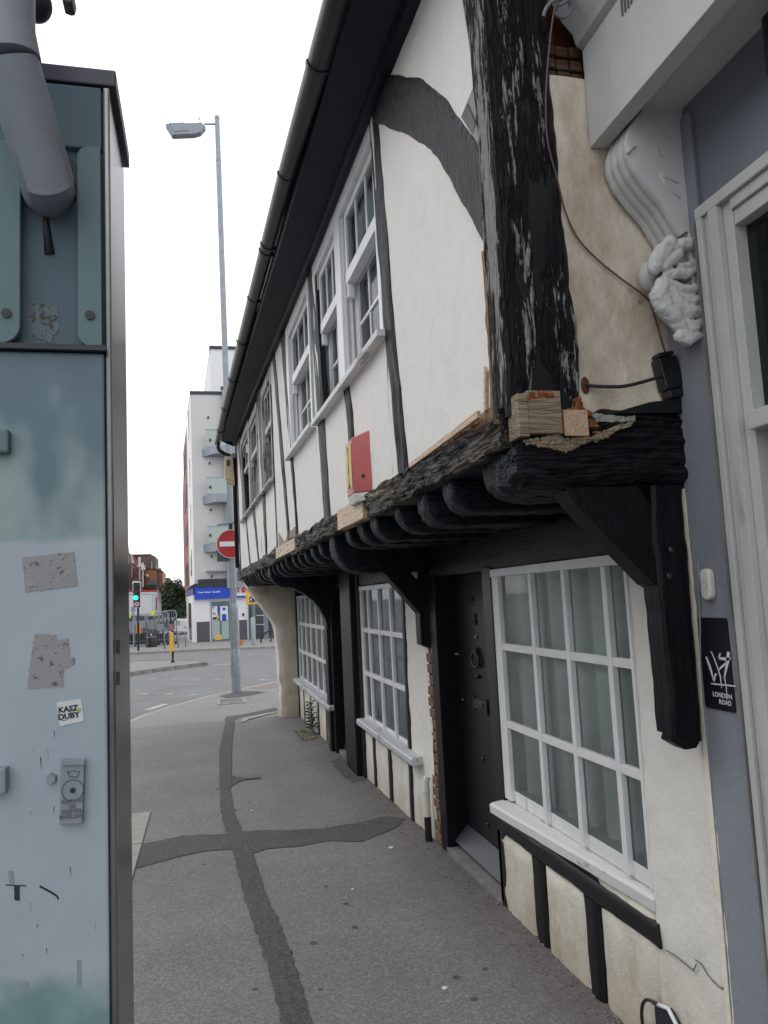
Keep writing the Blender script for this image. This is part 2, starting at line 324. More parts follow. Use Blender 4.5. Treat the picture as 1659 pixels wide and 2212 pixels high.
# ------------------------------------------------------------------ mesh helpers
class MB:
    def __init__(s): s.v = []; s.f = []
    def add(s, vs, fs):
        o = len(s.v); s.v += [tuple(x) for x in vs]; s.f += [tuple(i + o for i in f) for f in fs]; return s
    def box(s, x0, x1, y0, y1, z0, z1):
        return s.add([(x, y, z) for x in (x0, x1) for y in (y0, y1) for z in (z0, z1)],
                     [(0, 1, 3, 2), (4, 6, 7, 5), (0, 4, 5, 1), (2, 3, 7, 6), (0, 2, 6, 4), (1, 5, 7, 3)])
    def prism(s, poly, vec):
        n = len(poly); a = [Vector(p) for p in poly]; v = Vector(vec)
        return s.add(a + [p + v for p in a], [tuple(range(n - 1, -1, -1)), tuple(range(n, 2 * n))] + [(i, (i + 1) % n, (i + 1) % n + n, i + n) for i in range(n)])
    def quad(s, *p): return s.add(p, [(0, 1, 2, 3)])
    def tube(s, path, r, n=8, cap=True):
        path = [Vector(p) for p in path]; vs = []; fs = []; k = len(path)
        rr = r if isinstance(r, (list, tuple)) else [r] * k; prev = None
        for i, p in enumerate(path):
            d = (path[min(i + 1, k - 1)] - path[max(i - 1, 0)]).normalized()
            a = Vector((0, 0, 1)) if abs(d.z) < .9 else Vector((1, 0, 0))
            if prev is not None: a = prev
            e = (a - d * a.dot(d)).normalized(); prev = e; g = d.cross(e)
            for j in range(n):
                t = 2 * PI * j / n; vs.append(p + (e * math.cos(t) + g * math.sin(t)) * rr[i])
        for i in range(k - 1):
            for j in range(n): fs.append((i * n + j, i * n + (j + 1) % n, (i + 1) * n + (j + 1) % n, (i + 1) * n + j))
        if cap: fs += [tuple(range(n - 1, -1, -1)), tuple(range((k - 1) * n, k * n))]
        return s.add(vs, fs)
    def ring(s, c, ax, R, r, n=24, k=8):
        c = Vector(c); ax = Vector(ax).normalized(); e = ax.orthogonal().normalized(); g = ax.cross(e); vs = []; fs = []
        for i in range(n):
            t = 2 * PI * i / n; d = e * math.cos(t) + g * math.sin(t)
            for j in range(k): u = 2 * PI * j / k; vs.append(c + d * (R + r * math.cos(u)) + ax * r * math.sin(u))
        for i in range(n):
            for j in range(k): fs.append((i * k + j, ((i + 1) % n) * k + j, ((i + 1) % n) * k + (j + 1) % k, i * k + (j + 1) % k))
        return s.add(vs, fs)
    def disc(s, c, ax, R, h, n=28):
        c = Vector(c); ax = Vector(ax).normalized(); return s.tube([c, c + ax * h], R, n)
    def ball(s, c, R, n=10, sq=(1, 1, 1)):
        vs = []; fs = []; c = Vector(c)
        for i in range(n + 1):
            a = PI * i / n
            for j in range(n * 2):
                b = PI * j / n; vs.append(c + Vector((R * sq[0] * math.sin(a) * math.cos(b), R * sq[1] * math.sin(a) * math.sin(b), R * sq[2] * math.cos(a))))
        m_ = n * 2
        for i in range(n):
            for j in range(m_): fs.append((i * m_ + j, i * m_ + (j + 1) % m_, (i + 1) * m_ + (j + 1) % m_, (i + 1) * m_ + j))
        return s.add(vs, fs)
    def grid(s, nu, nv, fn, skip=None):
        vs = [fn(i / nu, j / nv) for j in range(nv + 1) for i in range(nu + 1)]; w = nu + 1
        return s.add(vs, [(j * w + i, j * w + i + 1, (j + 1) * w + i + 1, (j + 1) * w + i) for j in range(nv) for i in range(nu) if not (skip and skip((i + .5) / nu, (j + .5) / nv))])
    def build(s, name, mat, parent=None, smooth=False, bevel=0., seg=2, auto=False):
        me = bpy.data.meshes.new(name); me.from_pydata(s.v, [], s.f); me.validate()
        o = bpy.data.objects.new(name, me); COL.objects.link(o)
        for mm in (mat if isinstance(mat, list) else [mat]): me.materials.append(M[mm] if isinstance(mm, str) else mm)
        b = bmesh.new(); b.from_mesh(me); bmesh.ops.remove_doubles(b, verts=b.verts, dist=1e-5); bmesh.ops.recalc_face_normals(b, faces=b.faces)
        if name == 'pane' and len(b.faces) == 1:      # single sheets of glass face the street
            b.normal_update(); b.faces.ensure_lookup_table()
            if b.faces[0].normal.x > 0: bmesh.ops.reverse_faces(b, faces=b.faces)
        if bevel:
            es = [e for e in b.edges if len(e.link_faces) == 2 and e.calc_face_angle(0) > .5]
            bmesh.ops.bevel(b, geom=es, offset=bevel, segments=seg, affect='EDGES', profile=.6, clamp_overlap=True)
        b.to_mesh(me); b.free()
        if smooth:
            me.polygons.foreach_set('use_smooth', [True] * len(me.polygons))
            if auto: me.set_sharp_from_angle(angle=math.radians(38))
        if parent is not None: o.parent = parent; o.matrix_parent_inverse = parent.matrix_world.inverted() if parent.type != 'EMPTY' else Matrix.Translation(-parent.location)
        return o
def tag(o, label, cat, group=None):
    o['label'] = label; o['category'] = cat
    if group: o['group'] = group
    return o
def thing(name, label, cat, loc=(0, 0, 0), group=None):
    o = bpy.data.objects.new(name, None); COL.objects.link(o); o.location = loc; o.empty_display_size = .2
    bpy.context.view_layer.update() if False else None
    return tag(o, label, cat, group)
def setting(o): o['kind'] = 'structure'; return o
def stuff(o): o['kind'] = 'stuff'; return o
def copy_tree(o, label=None, move=(0, 0, 0), rotz=0.):
    r = o.copy(); COL.objects.link(r); r.location = Vector(o.location) + Vector(move); r.rotation_euler = (0, 0, rotz)
    if label: r['label'] = label
    for ch in list(o.children):
        c = ch.copy(); COL.objects.link(c); c.parent = r
        for g in ch.children:
            d = g.copy(); COL.objects.link(d); d.parent = c
    return r
def nz(v, s=0.): return noise.noise(Vector(v) + Vector((s, s * 1.7, s * .3)))
def resample(A, n):
    A = [Vector(a) for a in A]; L = [0.]
    for a, b in zip(A, A[1:]): L.append(L[-1] + (b - a).length)
    out = []
    for i in range(n + 1):
        t = L[-1] * i / n; k = 0
        while k < len(L) - 2 and L[k + 1] < t: k += 1
        f = (t - L[k]) / max(1e-9, L[k + 1] - L[k]); out.append(A[k].lerp(A[k + 1], min(1, f)))
    return out
_seed = [0.]
def timber(name, mat, parent, A, B, n, depth=.06, nu=None, nv=6, amp=.006, rnd=.008, wob=.004, fl=2.2, fc=38., stepl=.04, jag=0.):
    """a hewn beam face between edge lines A and B, raised along n, skirted back by depth"""
    _seed[0] += 3.71; sd = _seed[0]; n = Vector(n).normalized()
    L = sum((Vector(b) - Vector(a)).length for a, b in zip(A, A[1:])); nu = nu or max(3, int(L / stepl))
    a = resample(A, nu); b = resample(B, nu); w = (a[0] - b[0]).length; mb = MB(); vs = []
    for i in range(nu + 1):
        s = L * i / nu; dd = (b[i] - a[i]); wd = max(dd.length, 1e-4); dn = dd / wd
        ea = wob * (nz((s * 5, 0, 0), sd) * 2 + nz((s * 17, 3, 0), sd)); eb = wob * (nz((s * 5, 9, 0), sd) * 2 + nz((s * 17, 13, 0), sd))
        row = []
        for j in range(-1, nv + 2):
            jj = min(max(j, 0), nv); f = jj / nv
            p = a[i] - dn * ea * (1 - f) + dn * eb * f + dn * (wd * f)
            edge = min(f, 1 - f) * wd; h = -rnd * max(0, 1 - edge / max(rnd * 1.2, 1e-5)) ** 2
            c = wd * f
            h += amp * (nz((s * fl, c * fc, 0), sd) + .6 * nz((s * fl * 3, c * fc * 2.3, 4), sd)) + (jag * min(0, nz((s * 4, c * 14, 7), sd)) if jag else 0)
            if j < 0 or j > nv: h = -depth
            row.append(p + n * h)
        vs += row
    k = nv + 3
    mb.add(vs, [(i * k + j, i * k + j + 1, (i + 1) * k + j + 1, (i + 1) * k + j) for i in range(nu) for j in range(k - 1)])
    mb.f += [tuple(range(k)), tuple(range(nu * k + k - 1, nu * k - 1, -1))]
    return mb.build(name, mat, parent, smooth=True, auto=True)
def text(name, s, mat, parent, origin, xdir, ydir, size, ext=.0008, align='CENTER', sp=1., bold=0., line=.9):
    c = bpy.data.curves.new('tmp', 'FONT'); c.body = s; c.size = size; c.extrude = ext; c.align_x = align; c.space_line = line; c.offset = bold; c.space_character = sp
    c.resolution_u = 3
    to = bpy.data.objects.new('tmp', c); COL.objects.link(to); dg = bpy.context.evaluated_depsgraph_get(); dg.update()
    me = bpy.data.meshes.new_from_object(to.evaluated_get(dg)); bpy.data.objects.remove(to)
    me.materials.clear(); me.materials.append(M[mat]); x = Vector(xdir).normalized(); y = Vector(ydir).normalized(); zz = x.cross(y)
    mt = Matrix((x, y, zz)).transposed().to_4x4(); mt.translation = Vector(origin); me.transform(mt); me.name = name
    o = bpy.data.objects.new(name, me); COL.objects.link(o)
    if parent is not None: o.parent = parent; o.matrix_parent_inverse = Matrix.Translation(-parent.location) if parent.type == 'EMPTY' else Matrix.Identity(4)
    return o

# ================================================================== GROUND
def ground_sheet(name, mat, xf, ys, off, nx=2, curve=None):
    mb = MB(); vs = []
    for y in ys:
        a, b = xf(y)
        for i in range(nx + 1): vs.append((lerp(a, b, i / nx), y, gz(y) + off))
    k = nx + 1
    mb.add(vs, [(j * k + i, j * k + i + 1, (j + 1) * k + i + 1, (j + 1) * k + i) for j in range(len(ys) - 1) for i in range(nx)])
    return mb.build(name, mat)
ROADZ = -.10
setting(ground_sheet('road', 'road', lambda y: (-400, 400), [-60, 0, 4] + list(range(6, 36, 2)) + [44, 60, 100, 200, 700], ROADZ))
KERB = [(-1.75, -6), (-1.7, 8), (-1.55, 11), (-1.34, 13.1), (-1.17, 14.1), (-.9, 15), (-.55, 15.9), (-.06, 17.1), (.6, 18.2), (1.1, 18.95), (1.9, 20.25), (3.2, 22.2), (6, 25.5), (14, 34)]
def kx(y): return pl([(b, a) for a, b in KERB], y)
ys = [-6, 0, 4] + [6, 8] + [8 + .25 * i for i in range(1, 105)]
setting(ground_sheet('pavement', 'pave', lambda y: (kx(y), 1.60 if y < 12.7 else 15), [y for y in ys if y <= 12.7] + [12.7], 0.))
setting(ground_sheet('corner_pavement', 'pavefar', lambda y: (kx(y), 15.), [12.7 + .25 * i for i in range(0, 86)], 0.))
# kerbstones along the corner: each one a block
kset = thing('kerb', 'line of worn concrete kerbstones round the street corner', 'kerb', (0, 15, gz(15))); kset['kind'] = 'structure'
del kset['category']
pts = resample([Vector((a, b, 0)) for a, b in KERB], 60)
for i, (a, b) in enumerate(zip(pts, pts[1:])):
    if a.y < 7: continue
    d = (b - a).normalized(); nn = Vector((d.y, -d.x, 0)); a2 = a + d * .004; b2 = b - d * .004
    def q(p, o, z): return Vector((p.x + nn.x * o, p.y + nn.y * o, gz(p.y) + z))
    mb = MB(); mb.add([q(a2, -.02, -.2), q(b2, -.02, -.2), q(b2, .12, -.2), q(a2, .12, -.2), q(a2, -.01, .006), q(b2, -.01, .006), q(b2, .12, .006), q(a2, .12, .006)],
                      [(0, 3, 2, 1), (4, 5, 6, 7), (0, 1, 5, 4), (1, 2, 6, 5), (2, 3, 7, 6), (3, 0, 4, 7)])
    mb.build('kerbstone', 'kerb', kset, bevel=.008)
def gpoly(name, mat, pts, off=.004, wob=.0, dens=.05, parent=None):
    P2 = [Vector((p[0], p[1], 0)) for p in pts]; out = []
    for i, a in enumerate(P2):
        b = P2[(i + 1) % len(P2)]; n_ = max(1, int((b - a).length / dens))
        for k in range(n_):
            p = a.lerp(b, k / n_); out.append((p.x + wob * nz((p.x * 22, p.y * 22, 1)), p.y + wob * nz((p.x * 22, p.y * 22, 9)), gz(p.y) + off))
    mb = MB(); mb.add(out, [tuple(range(len(out)))]); o = mb.build(name, mat, parent)
    b = bmesh.new(); b.from_mesh(o.data); bmesh.ops.triangulate(b, faces=b.faces); b.to_mesh(o.data); b.free(); return o
def strip(name, mat, Lp, Rp, off, wob=.01, n=160):
    L = resample([Vector((*p, 0)) for p in Lp], n); R = resample([Vector((*p, 0)) for p in Rp], n); mb = MB(); vs = []
    for i in range(n + 1):
        for p, s in ((L[i], 1), (R[i], 5)):
            vs.append((p.x + wob * (nz((p.y * 14, s, 0)) + .8 * nz((p.y * 45, s, 0))), p.y, gz(p.y) + off))
    mb.add(vs, [(2 * i, 2 * i + 1, 2 * i + 3, 2 * i + 2) for i in range(n)]); return mb.build(name, mat)
setting(strip('trench_patch', 'trench', [(.30, -1), (.28, 2.4), (.26, 3.16), (.25, 3.49), (.23, 3.91), (.19, 4.53), (.16, 5.5), (.13, 5.91), (.11, 6.67), (.13, 8.09), (.16, 9.58), (.23, 11.0), (.28, 11.85), (.35, 13.1)],
      [(.42, -1), (.40, 2.4), (.37, 3.12), (.365, 3.53), (.35, 3.94), (.31, 4.52), (.285, 5.34), (.245, 5.93), (.21, 6.63), (.22, 7.55), (.25, 8.14), (.30, 9.5), (.37, 11.), (.43, 11.9), (.46, 13.1)], .008, .014, 300))
setting(gpoly('trench_patch', 'trench2', [(-.447, 5.32), (-.447, 5.90), (-.17, 6.0), (.14, 5.9), (.2, 5.92), (.2, 5.50), (-.04, 5.52), (-.3, 5.42)], .004, .02))
setting(gpoly('trench_patch', 'trench2', [(.2, 5.92), (.245, 5.93), (.5, 5.83), (.8, 5.74), (1.1, 5.8), (1.32, 5.87), (1.43, 5.75), (1.33, 5.55), (1.01, 5.3), (.8, 5.42), (.6, 5.37), (.38, 5.40), (.285, 5.34), (.2, 5.5)], .004, .02))
setting(gpoly('trench_patch', 'trench', [(.21, 7.5), (.24, 8.15), (.3, 7.96), (.37, 7.88), (.37, 7.79), (.3, 7.72)], .005, .01))
setting(gpoly('trench_patch', 'trench', [(.30, 12.7), (.35, 13.2), (.6, 13.3), (1.22, 13.95), (1.22, 13.5), (.6, 12.95), (.47, 12.65)], .005, .01))
setting(gpoly('kerb_strip', 'kerb', [(.52, 12.3), (.62, 12.75), (1.16, 13.3), (1.18, 13.18), (.68, 12.55), (.6, 12.25)], .012, .004))
setting(gpoly('asphalt_patch', 'trench2', [(.30, 17.0), (.73, 17.85), (1.15, 17.6), (1.3, 17.1), (.85, 16.5), (.47, 16.42)], .004, .03))
setting(gpoly('asphalt_patch', 'trench2', [(1.3, 7.2), (1.28, 8.3), (1.42, 8.5), (1.45, 7.2)], .003, .05))
tact = stuff(MB().build('tactile_paving', 'brickp')) if False else None
# brick paving beside the kerb on the corner
setting(gpoly('brick_paving', 'blockpave', [(1.05, 18.6), (1.85, 19.9), (2.6, 21.0), (3.4, 20.6), (2.2, 18.6), (1.5, 18.0)], .004, .0, .5))
# flush stones let into the pavement
k2 = thing('flush_kerb', 'pale flush kerbstones let into the pavement beside the steel cabinet', 'kerb', (-.5, 5.5, -.03)); k2['kind'] = 'structure'; del k2['category']
for y0, y1 in ((3.2, 4.05), (4.06, 4.97), (4.98, 5.88), (5.89, 6.85)):
    mb = MB(); mb.prism([(-.60, y0 + .006, gz(y0) - .08), (-.447, y0 + .006, gz(y0) - .08), (-.447, y1 - .006, gz(y1) - .08), (-.60, y1 - .006, gz(y1) - .08)], (0, 0, .092))
    mb.build('kerbstone', 'kerb', k2, bevel=.006)
# stop-cock cover
sc_ = thing('stopcock_cover', 'small slotted iron cover let into the asphalt beside the trench line', 'drain cover', (.43, 7.85, gz(7.85)))
mb = MB(); g0 = gz(7.85)
mb.box(.355, .515, 7.79, 7.91, g0 - .02, g0 + .009); mb.build('frame', 'darkmetal', sc_)
for i in range(6):
    MB().box(.367 + i * .024, .382 + i * .024, 7.80, 7.90, g0 + .009, g0 + .014).build('bar', 'kerbd', sc_)
# gully grating
gg = thing('gully_grate', 'slotted drain grate in the pavement at the foot of the lamp post', 'drain grate', (.5, 15.7, gz(15.7)))
for (x0, x1, y0, y1) in ((.25, .79, 15.2, 15.27), (.25, .79, 16.1, 16.17), (.25, .30, 15.28, 16.09), (.74, .79, 15.28, 16.09)):
    MB().prism([(x0, y0, gz(y0) + .001), (x1, y0, gz(y0) + .001), (x1, y1, gz(y1) + .001), (x0, y1, gz(y1) + .001)], (0, 0, .012)).build('rim', 'kerb', gg)
for i in range(9):
    x = .315 + i * .047; MB().prism([(x, 15.3, gz(15.3) + .001), (x + .025, 15.3, gz(15.3) + .001), (x + .025, 16.07, gz(16.07) + .001), (x, 16.07, gz(16.07) + .001)], (0, 0, .008)).build('bar', 'kerbd', gg)
# road paint
def mark(pts, label=None, mat='line'):
    o = gpoly('road_marking', mat, pts, ROADZ + .004, 0, .5); return setting(o)
for row in ([(75, 1466), (270, 1468), (493, 1472), (705, 1477)], [(180, 1336), (360, 1337), (545, 1337), (730, 1340), (920, 1341), (1310, 1344)]):
    for x, y in row:
        p = G(Z5(x, y), ROADZ); d = .075; w = .115; c = .5
        mark([(p.x - w, p.y - d + .04), (p.x + w * .8, p.y - d - .04), (p.x + w, p.y + d - .04), (p.x - w * .8, p.y + d + .04)])
a = G(Z5(880, 1217), ROADZ); b = G(Z5(1035, 1208), ROADZ)
mark([(a.x, a.y - .15), (b.x, b.y - .15), (b.x, b.y + .15), (a.x, a.y + .15)])
mark([tuple(G(Z5(*p), ROADZ)[:2]) for p in ((275, 1612), (330, 1612), (490, 1562), (440, 1560))])
setting(gpoly('iron_cover', 'darkmetal', [tuple(G(Z5(*p), ROADZ)[:2]) for p in ((155, 1683), (190, 1658), (275, 1658), (240, 1680))], ROADZ + .005))
# traffic island
isl = [Vector((*p, 0)) for p in ((-9, 23), (-5, 25.6), (-2.9, 27.6), (-2.0, 29.5), (-1.0, 31.0), (.12, 32.2), (.2, 32.8), (-.3, 34.5), (-2, 36.4), (-6, 37.5), (-12, 37))]
isl2 = [(p.x, p.y) for p in isl]
o = gpoly('traffic_island', 'pavefar', isl2, .03, 0, .6); setting(o)
ik = thing('island_kerb', 'dirty kerb round the traffic island', 'kerb', (-1, 31, -.6)); ik['kind'] = 'structure'; del ik['category']
pts = resample(isl, 42)
cen = Vector((-4, 32, 0))
for a, b in zip(pts, pts[1:]):
    d = (b - a).normalized(); nn = Vector((-d.y, d.x, 0)); nn = nn if (cen - a).dot(nn) > 0 else -nn
    f = lambda p, o, z: (p.x + nn.x * o, p.y + nn.y * o, gz(p.y) + z)
    a2, b2 = a + d * .01, b - d * .01
    MB().add([f(a2, -.05, -.12), f(b2, -.05, -.12), f(b2, .15, -.12), f(a2, .15, -.12), f(a2, 0, .05), f(b2, 0, .05), f(b2, .15, .05), f(a2, .15, .05)],
             [(0, 3, 2, 1), (4, 5, 6, 7), (0, 1, 5, 4), (1, 2, 6, 5), (2, 3, 7, 6), (3, 0, 4, 7)]).build('kerbstone', 'kerbd', ik, bevel=.02)
setting(gpoly('road_marking', 'line', [(-2.97, 31.67), (-2.5, 32.8), (-1.98, 31.2), (-2.49, 30.82)], .035))
# far pavement
def fk(x): return 43.6 - .35 * x if x > -3 else 44.4
mb = MB(); xs = [-60, -6, -4.3, -3.4, -.9, 1.4, 3.8, 14, 60]; ky = [60, 46, 44.9, 44.2, 43.8, 42.9, 41.7, 37, 30]
mb.add([(x, y, -.75 + .01) for x, y in zip(xs, ky)] + [(x, 120, -.74) for x in xs], [(i, i + 1, i + 10, i + 9) for i in range(8)])
setting(mb.build('far_pavement', 'pavefar'))
fkb = thing('far_kerb', 'pale kerb along the far side of the junction', 'kerb', (0, 43.5, -.75)); fkb['kind'] = 'structure'; del fkb['category']
pts = resample([Vector((x, y, 0)) for x, y in zip(xs[1:7], ky[1:7])], 14)
for a, b in zip(pts, pts[1:]):
    d = (b - a).normalized(); nn = Vector((-d.y, d.x, 0)); a2, b2 = a + d * .01, b - d * .01
    MB().prism([(a2.x, a2.y, -.9), (b2.x, b2.y, -.9), (b2.x + nn.x * .16, b2.y + nn.y * .16, -.9), (a2.x + nn.x * .16, a2.y + nn.y * .16, -.9)], (0, 0, .175)).build('kerbstone', 'kerb', fkb)

# ================================================================== TIMBER FRAMED HOUSE
H = thing('timber_framed_house', 'old black and white timber framed house with its upper floor jutting over the pavement', 'house', (1.48, 7.5, -.09))
# ---- upper wall sheets with openings
OPA = (3.46, 5.29); OPC = (5.46, 6.76); OPD = (8.02, 9.02); OPE = (9.52, 12.25); ZB = 2.87
def wall_sheet(name, mat, y0, y1, z0, z1, fmap, amp=.004, step=.09, parent=H, thick=True):
    nu = max(1, int((y1 - y0) / step)); nv = max(1, int((z1 - z0) / step)); mb = MB()
    def fn(u, v):
        y = lerp(y0, y1, u); zt = z1(y) if callable(z1) else z1; z = lerp(z0, zt, v); return fmap(y, z, amp * (nz((y * 3, z * 3, 1)) + .5 * nz((y * 9, z * 9, 5))))
    if callable(z1): nv = max(1, int((z1(y0) - z0) / step))
    mb.grid(nu, nv, fn); return mb.build(name, mat, parent, smooth=True)
def wsheet(name, mat, y0, y1, z0, z1f, fmap, amp=.004, step=.09):
    nv = max(1, int((z1f(y0) - z0) / step)); nu = max(1, int((y1 - y0) / step)); mb = MB()
    mb.grid(nu, nv, lambda u, v: fmap(lerp(y0, y1, u), lerp(z0, z1f(lerp(y0, y1, u)), v), amp * (nz((lerp(y0, y1, u) * 3, v * 6, 1)) + .5 * nz((lerp(y0, y1, u) * 9, v * 18, 5)))))
    return mb.build(name, mat, H, smooth=True)
TOP = lambda y: ze(y) + .06
for a, b, lo in ((2.195, OPA[0], 0), (OPA[1], OPC[0], 0), (OPC[1], OPD[0], 0), (OPD[1], OPE[0], 0), (OPE[1], 13.25, 0)):
    wsheet('plaster_panel', 'plaster', a, b, 2.10, TOP, UU)
for a, b in (OPA, OPC, OPD, OPE):
    wsheet('plaster_panel', 'plaster', a, b, 2.10, lambda y: ZB, UU)
# timbers: (name, bottom y0,y1, top y0,y1, z bottom, z top)
STUDS = [(3.20, 3.345, 3.42, 3.58, 2.14, 3.97, .62), (4.21, 4.335, 4.27, 4.39, 2.45, 2.83, .66), (5.02, 5.24, 5.2, 5.49, 2.14, 4.02, .58),
         (6.44, 6.52, 6.86, 7.12, 2.14, 4.12, .7), (6.97, 7.09, 7.59, 7.80, 2.14, 4.15, .66), (7.88, 7.93, 8.0, 8.06, 2.13, 3.9, .7),
         (8.87, 9.01, 8.98, 9.5, 2.12, 4.15, .7), (9.84, 9.93, 10.2, 10.5, 2.12, 2.85, .7), (11.04, 11.15, 11.55, 11.66, 2.12, 2.87, .7),
         (11.5, 11.9, 12.25, 12.85, 2.9, 4.28, .7), (12.85, 13.02, 13.05, 13.22, 2.12, 4.3, .7), (4.60, 4.61, 4.60, 4.61, 2.2, 2.21, .7)]
for i, (b0, b1, t0, t1, z0, z1, w) in enumerate(STUDS[:-1]):
    n_ = 6; A = []; B = []
    for k in range(n_ + 1):
        f = k / n_; z = lerp(z0, z1, f); wv = .012 * math.sin(i * 2.3 + f * 5)
        A.append(UU(lerp(b0, t0, f) + wv, z, .012)); B.append(UU(lerp(b1, t1, f) + wv, z, .012))
    timber('stud', 'tz', H, A, B, UN, .05, amp=.006, nv=7, stepl=.03, wob=.005)
# bressummer
n_ = 30; A = [UU(lerp(2.14, 13.3, k / n_), 2.02 + .008 * math.sin(k) - .02 * (k / n_), .035) for k in range(n_ + 1)]; B = [UU(lerp(2.14, 13.3, k / n_), 2.145 + .01 * math.sin(k * 1.7) - .01 * (k / n_), .035) for k in range(n_ + 1)]
timber('jetty_beam', 'ty', H, A, B, UN, .12, nu=420, nv=18, amp=.012, wob=.010, fl=7., fc=75, jag=.03)
# corner post: street face and near face
zs = [2.12, 2.5, 3.0, 3.4, 3.8, 4.2]; yl = [2.235, 2.215, 2.205, 2.24, 2.30, 2.36]
A = [Vector((.903, y, z)) for y, z in zip(yl, zs)]; B = [Vector((.905, 2.095, z)) for z in zs]
timber('corner_post', 'tzw', H, A, B, (-1, 0, 0), .05, nu=110, nv=12, amp=.005, wob=.002, fl=3, fc=50, jag=.01)
A = [Vector((.917, 2.085, z)) for z in zs]; B = [Vector((x, 2.085, z)) for x, z in zip([1.135, 1.142, 1.128, 1.128, 1.12, 1.115], zs)]
timber('corner_post', 'tzw', H, A, B, (0, -1, 0), .08, nu=190, nv=26, amp=.014, wob=.007, fl=4, fc=50, jag=.03, rnd=.012)
MB().box(.925, 1.115, 2.095, 2.20, 2.12, 4.3).build('corner_post', 'black', H)
# arch brace on the big plaster panel
OUT = [(3.3, 4.06), (3.1, 3.93), (2.861, 3.75), (2.72, 3.64), (2.588, 3.5), (2.47, 3.375), (2.368, 3.246), (2.26, 3.11), (2.182, 3.021), (2.175, 2.86), (2.175, 2.70)]
INN = [(3.50, 3.95), (3.30, 3.82), (3.11, 3.665), (2.95, 3.55), (2.812, 3.431), (2.68, 3.32), (2.572, 3.186), (2.47, 3.05), (2.378, 2.923), (2.28, 2.80), (2.195, 2.679)]
timber('arch_brace', 'brace', H, [UU(a, b, .012) for a, b in INN], [UU(a, b, .012) for a, b in OUT], UN, .05, nu=70, nv=12, amp=.004, wob=.004, fl=6, fc=30)
# gap with stone infill above the brace
MB().prism([UU(2.345, 3.235, .002), UU(2.19, 3.27, .002), UU(2.17, 3.0, .002), UU(2.25, 3.10, .002)], UN * .004).build('infill_gap', 'black', H)
for q_, mt in (([(2.325, 3.222), (2.27, 3.232), (2.215, 3.125), (2.232, 3.105)], 'kerbd'), ([(2.262, 3.232), (2.215, 3.245), (2.20, 3.15), (2.208, 3.13)], 'kerb'), ([(2.24, 3.10), (2.205, 3.118), (2.19, 3.055), (2.20, 3.04)], 'kerb')):
    MB().prism([UU(a, b, .006) for a, b in q_], UN * .008).build('stone_infill', mt, H, bevel=.002)
# ---- flank of the jetty
mb = MB(); pol = [(1.10, 2.13), (1.495, 2.13), (1.495, 3.35), (1.29, 3.35), (1.26, 3.24), (1.10, 3.23)]
mb.grid(12, 30, lambda u, v: Vector((lerp(1.10, 1.50, u), YF + .0 + .006 * nz((u * 3, v * 9, 2)) + .004 * nz((u * 9, v * 30, 3)), lerp(2.10, 3.24, v))))
mb.build('flank_wall', 'flank', H, smooth=True)
MB().box(1.10, 1.9, YF + .10, YF + .2, 3.22, 4.3).build('flank_wall', 'rust', H)
MB().box(1.05, 1.13, YF + .03, YF + .12, 2.12, 4.3).build('flank_wall', 'black', H)
for k in range(10):
    r_ = random.random
    MB().box(1.12 + .05 * (k % 3), 1.165 + .05 * (k % 3), YF + .03 + .01 * r_(), YF + .12, 3.25 + .045 * (k // 3), 3.285 + .045 * (k // 3)).build('brick', 'brickx', H, bevel=.006)
# the end beam
n_ = 8; A = [Vector((lerp(.925, 1.49, k / n_), YF - .03, 1.905 - .012 * math.sin(k * .9) - .01 * k / n_)) for k in range(n_ + 1)]
B = [Vector((lerp(.925, 1.49, k / n_), YF - .03, lerp(2.055, 2.14, min(1, k / n_ * 2)))) for k in range(n_ + 1)]
timber('end_beam', 'tx', H, A, B, (0, -1, 0), .14, nu=110, nv=26, amp=.014, wob=.006, fl=4, fc=44, rnd=.03)
n_ = 4; A = [Vector((.905, lerp(2.07, 2.24, k / n_), 1.90 + .02 * math.cos(k))) for k in range(n_ + 1)]; B = [Vector((.905, lerp(2.07, 2.24, k / n_), 2.035)) for k in range(n_ + 1)]
timber('end_beam', 'tj', H, A, B, (-1, 0, 0), .1, nu=24, nv=16, amp=.012, wob=.006, fl=30, fc=60, rnd=.03)
# lead strip above the beam
MB().prism([(1.22, YF - .036, 2.12), (1.482, YF - .036, 2.125), (1.482, YF - .036, 2.172), (1.36, YF - .036, 2.158)], (0, .03, 0)).build('lead_strip', 'black', H)
# repair blocks
MB().box(.912, .945, YF - .052, YF + .03, 2.045, 2.175).build('repair_block', 'oldwood', H, bevel=.004)
MB().box(.945, 1.052, YF - .050, YF + .03, 2.055, 2.185).build('repair_block', 'oldwood', H, bevel=.004)
o = MB().box(1.062, 1.142, YF - .040, YF + .03, 2.05, 2.13).build('repair_block', 'newwood', H, bevel=.003); o['label'] = 'small pale new wood block'
for (y0, y1, z0, z1) in ((3.93, 4.60, 2.015, 2.135), (6.44, 7.75, 2.03, 2.14)):
    o = MB().prism([UU(y0, z0, .042), UU(y1, z0, .042), UU(y1, z1, .042), UU(y0, z1 - .01, .042)], UN * -.06).build('patch_board', 'newwood', H, bevel=.003); o['label'] = 'bare new wood patch board'
o = MB().prism([UU(2.28, 2.155, .03), UU(3.05, 2.128, .03), UU(3.05, 2.146, .03), UU(2.28, 2.18, .03)], UN * .014).build('repair_batten', 'newwood', H, bevel=.002)
MB().prism([UU(2.27, 2.18, .006), UU(2.25, 2.3, .006), UU(2.262, 2.32, .006), UU(2.285, 2.18, .006)], UN * .012).build('repair_batten', 'newwood', H)
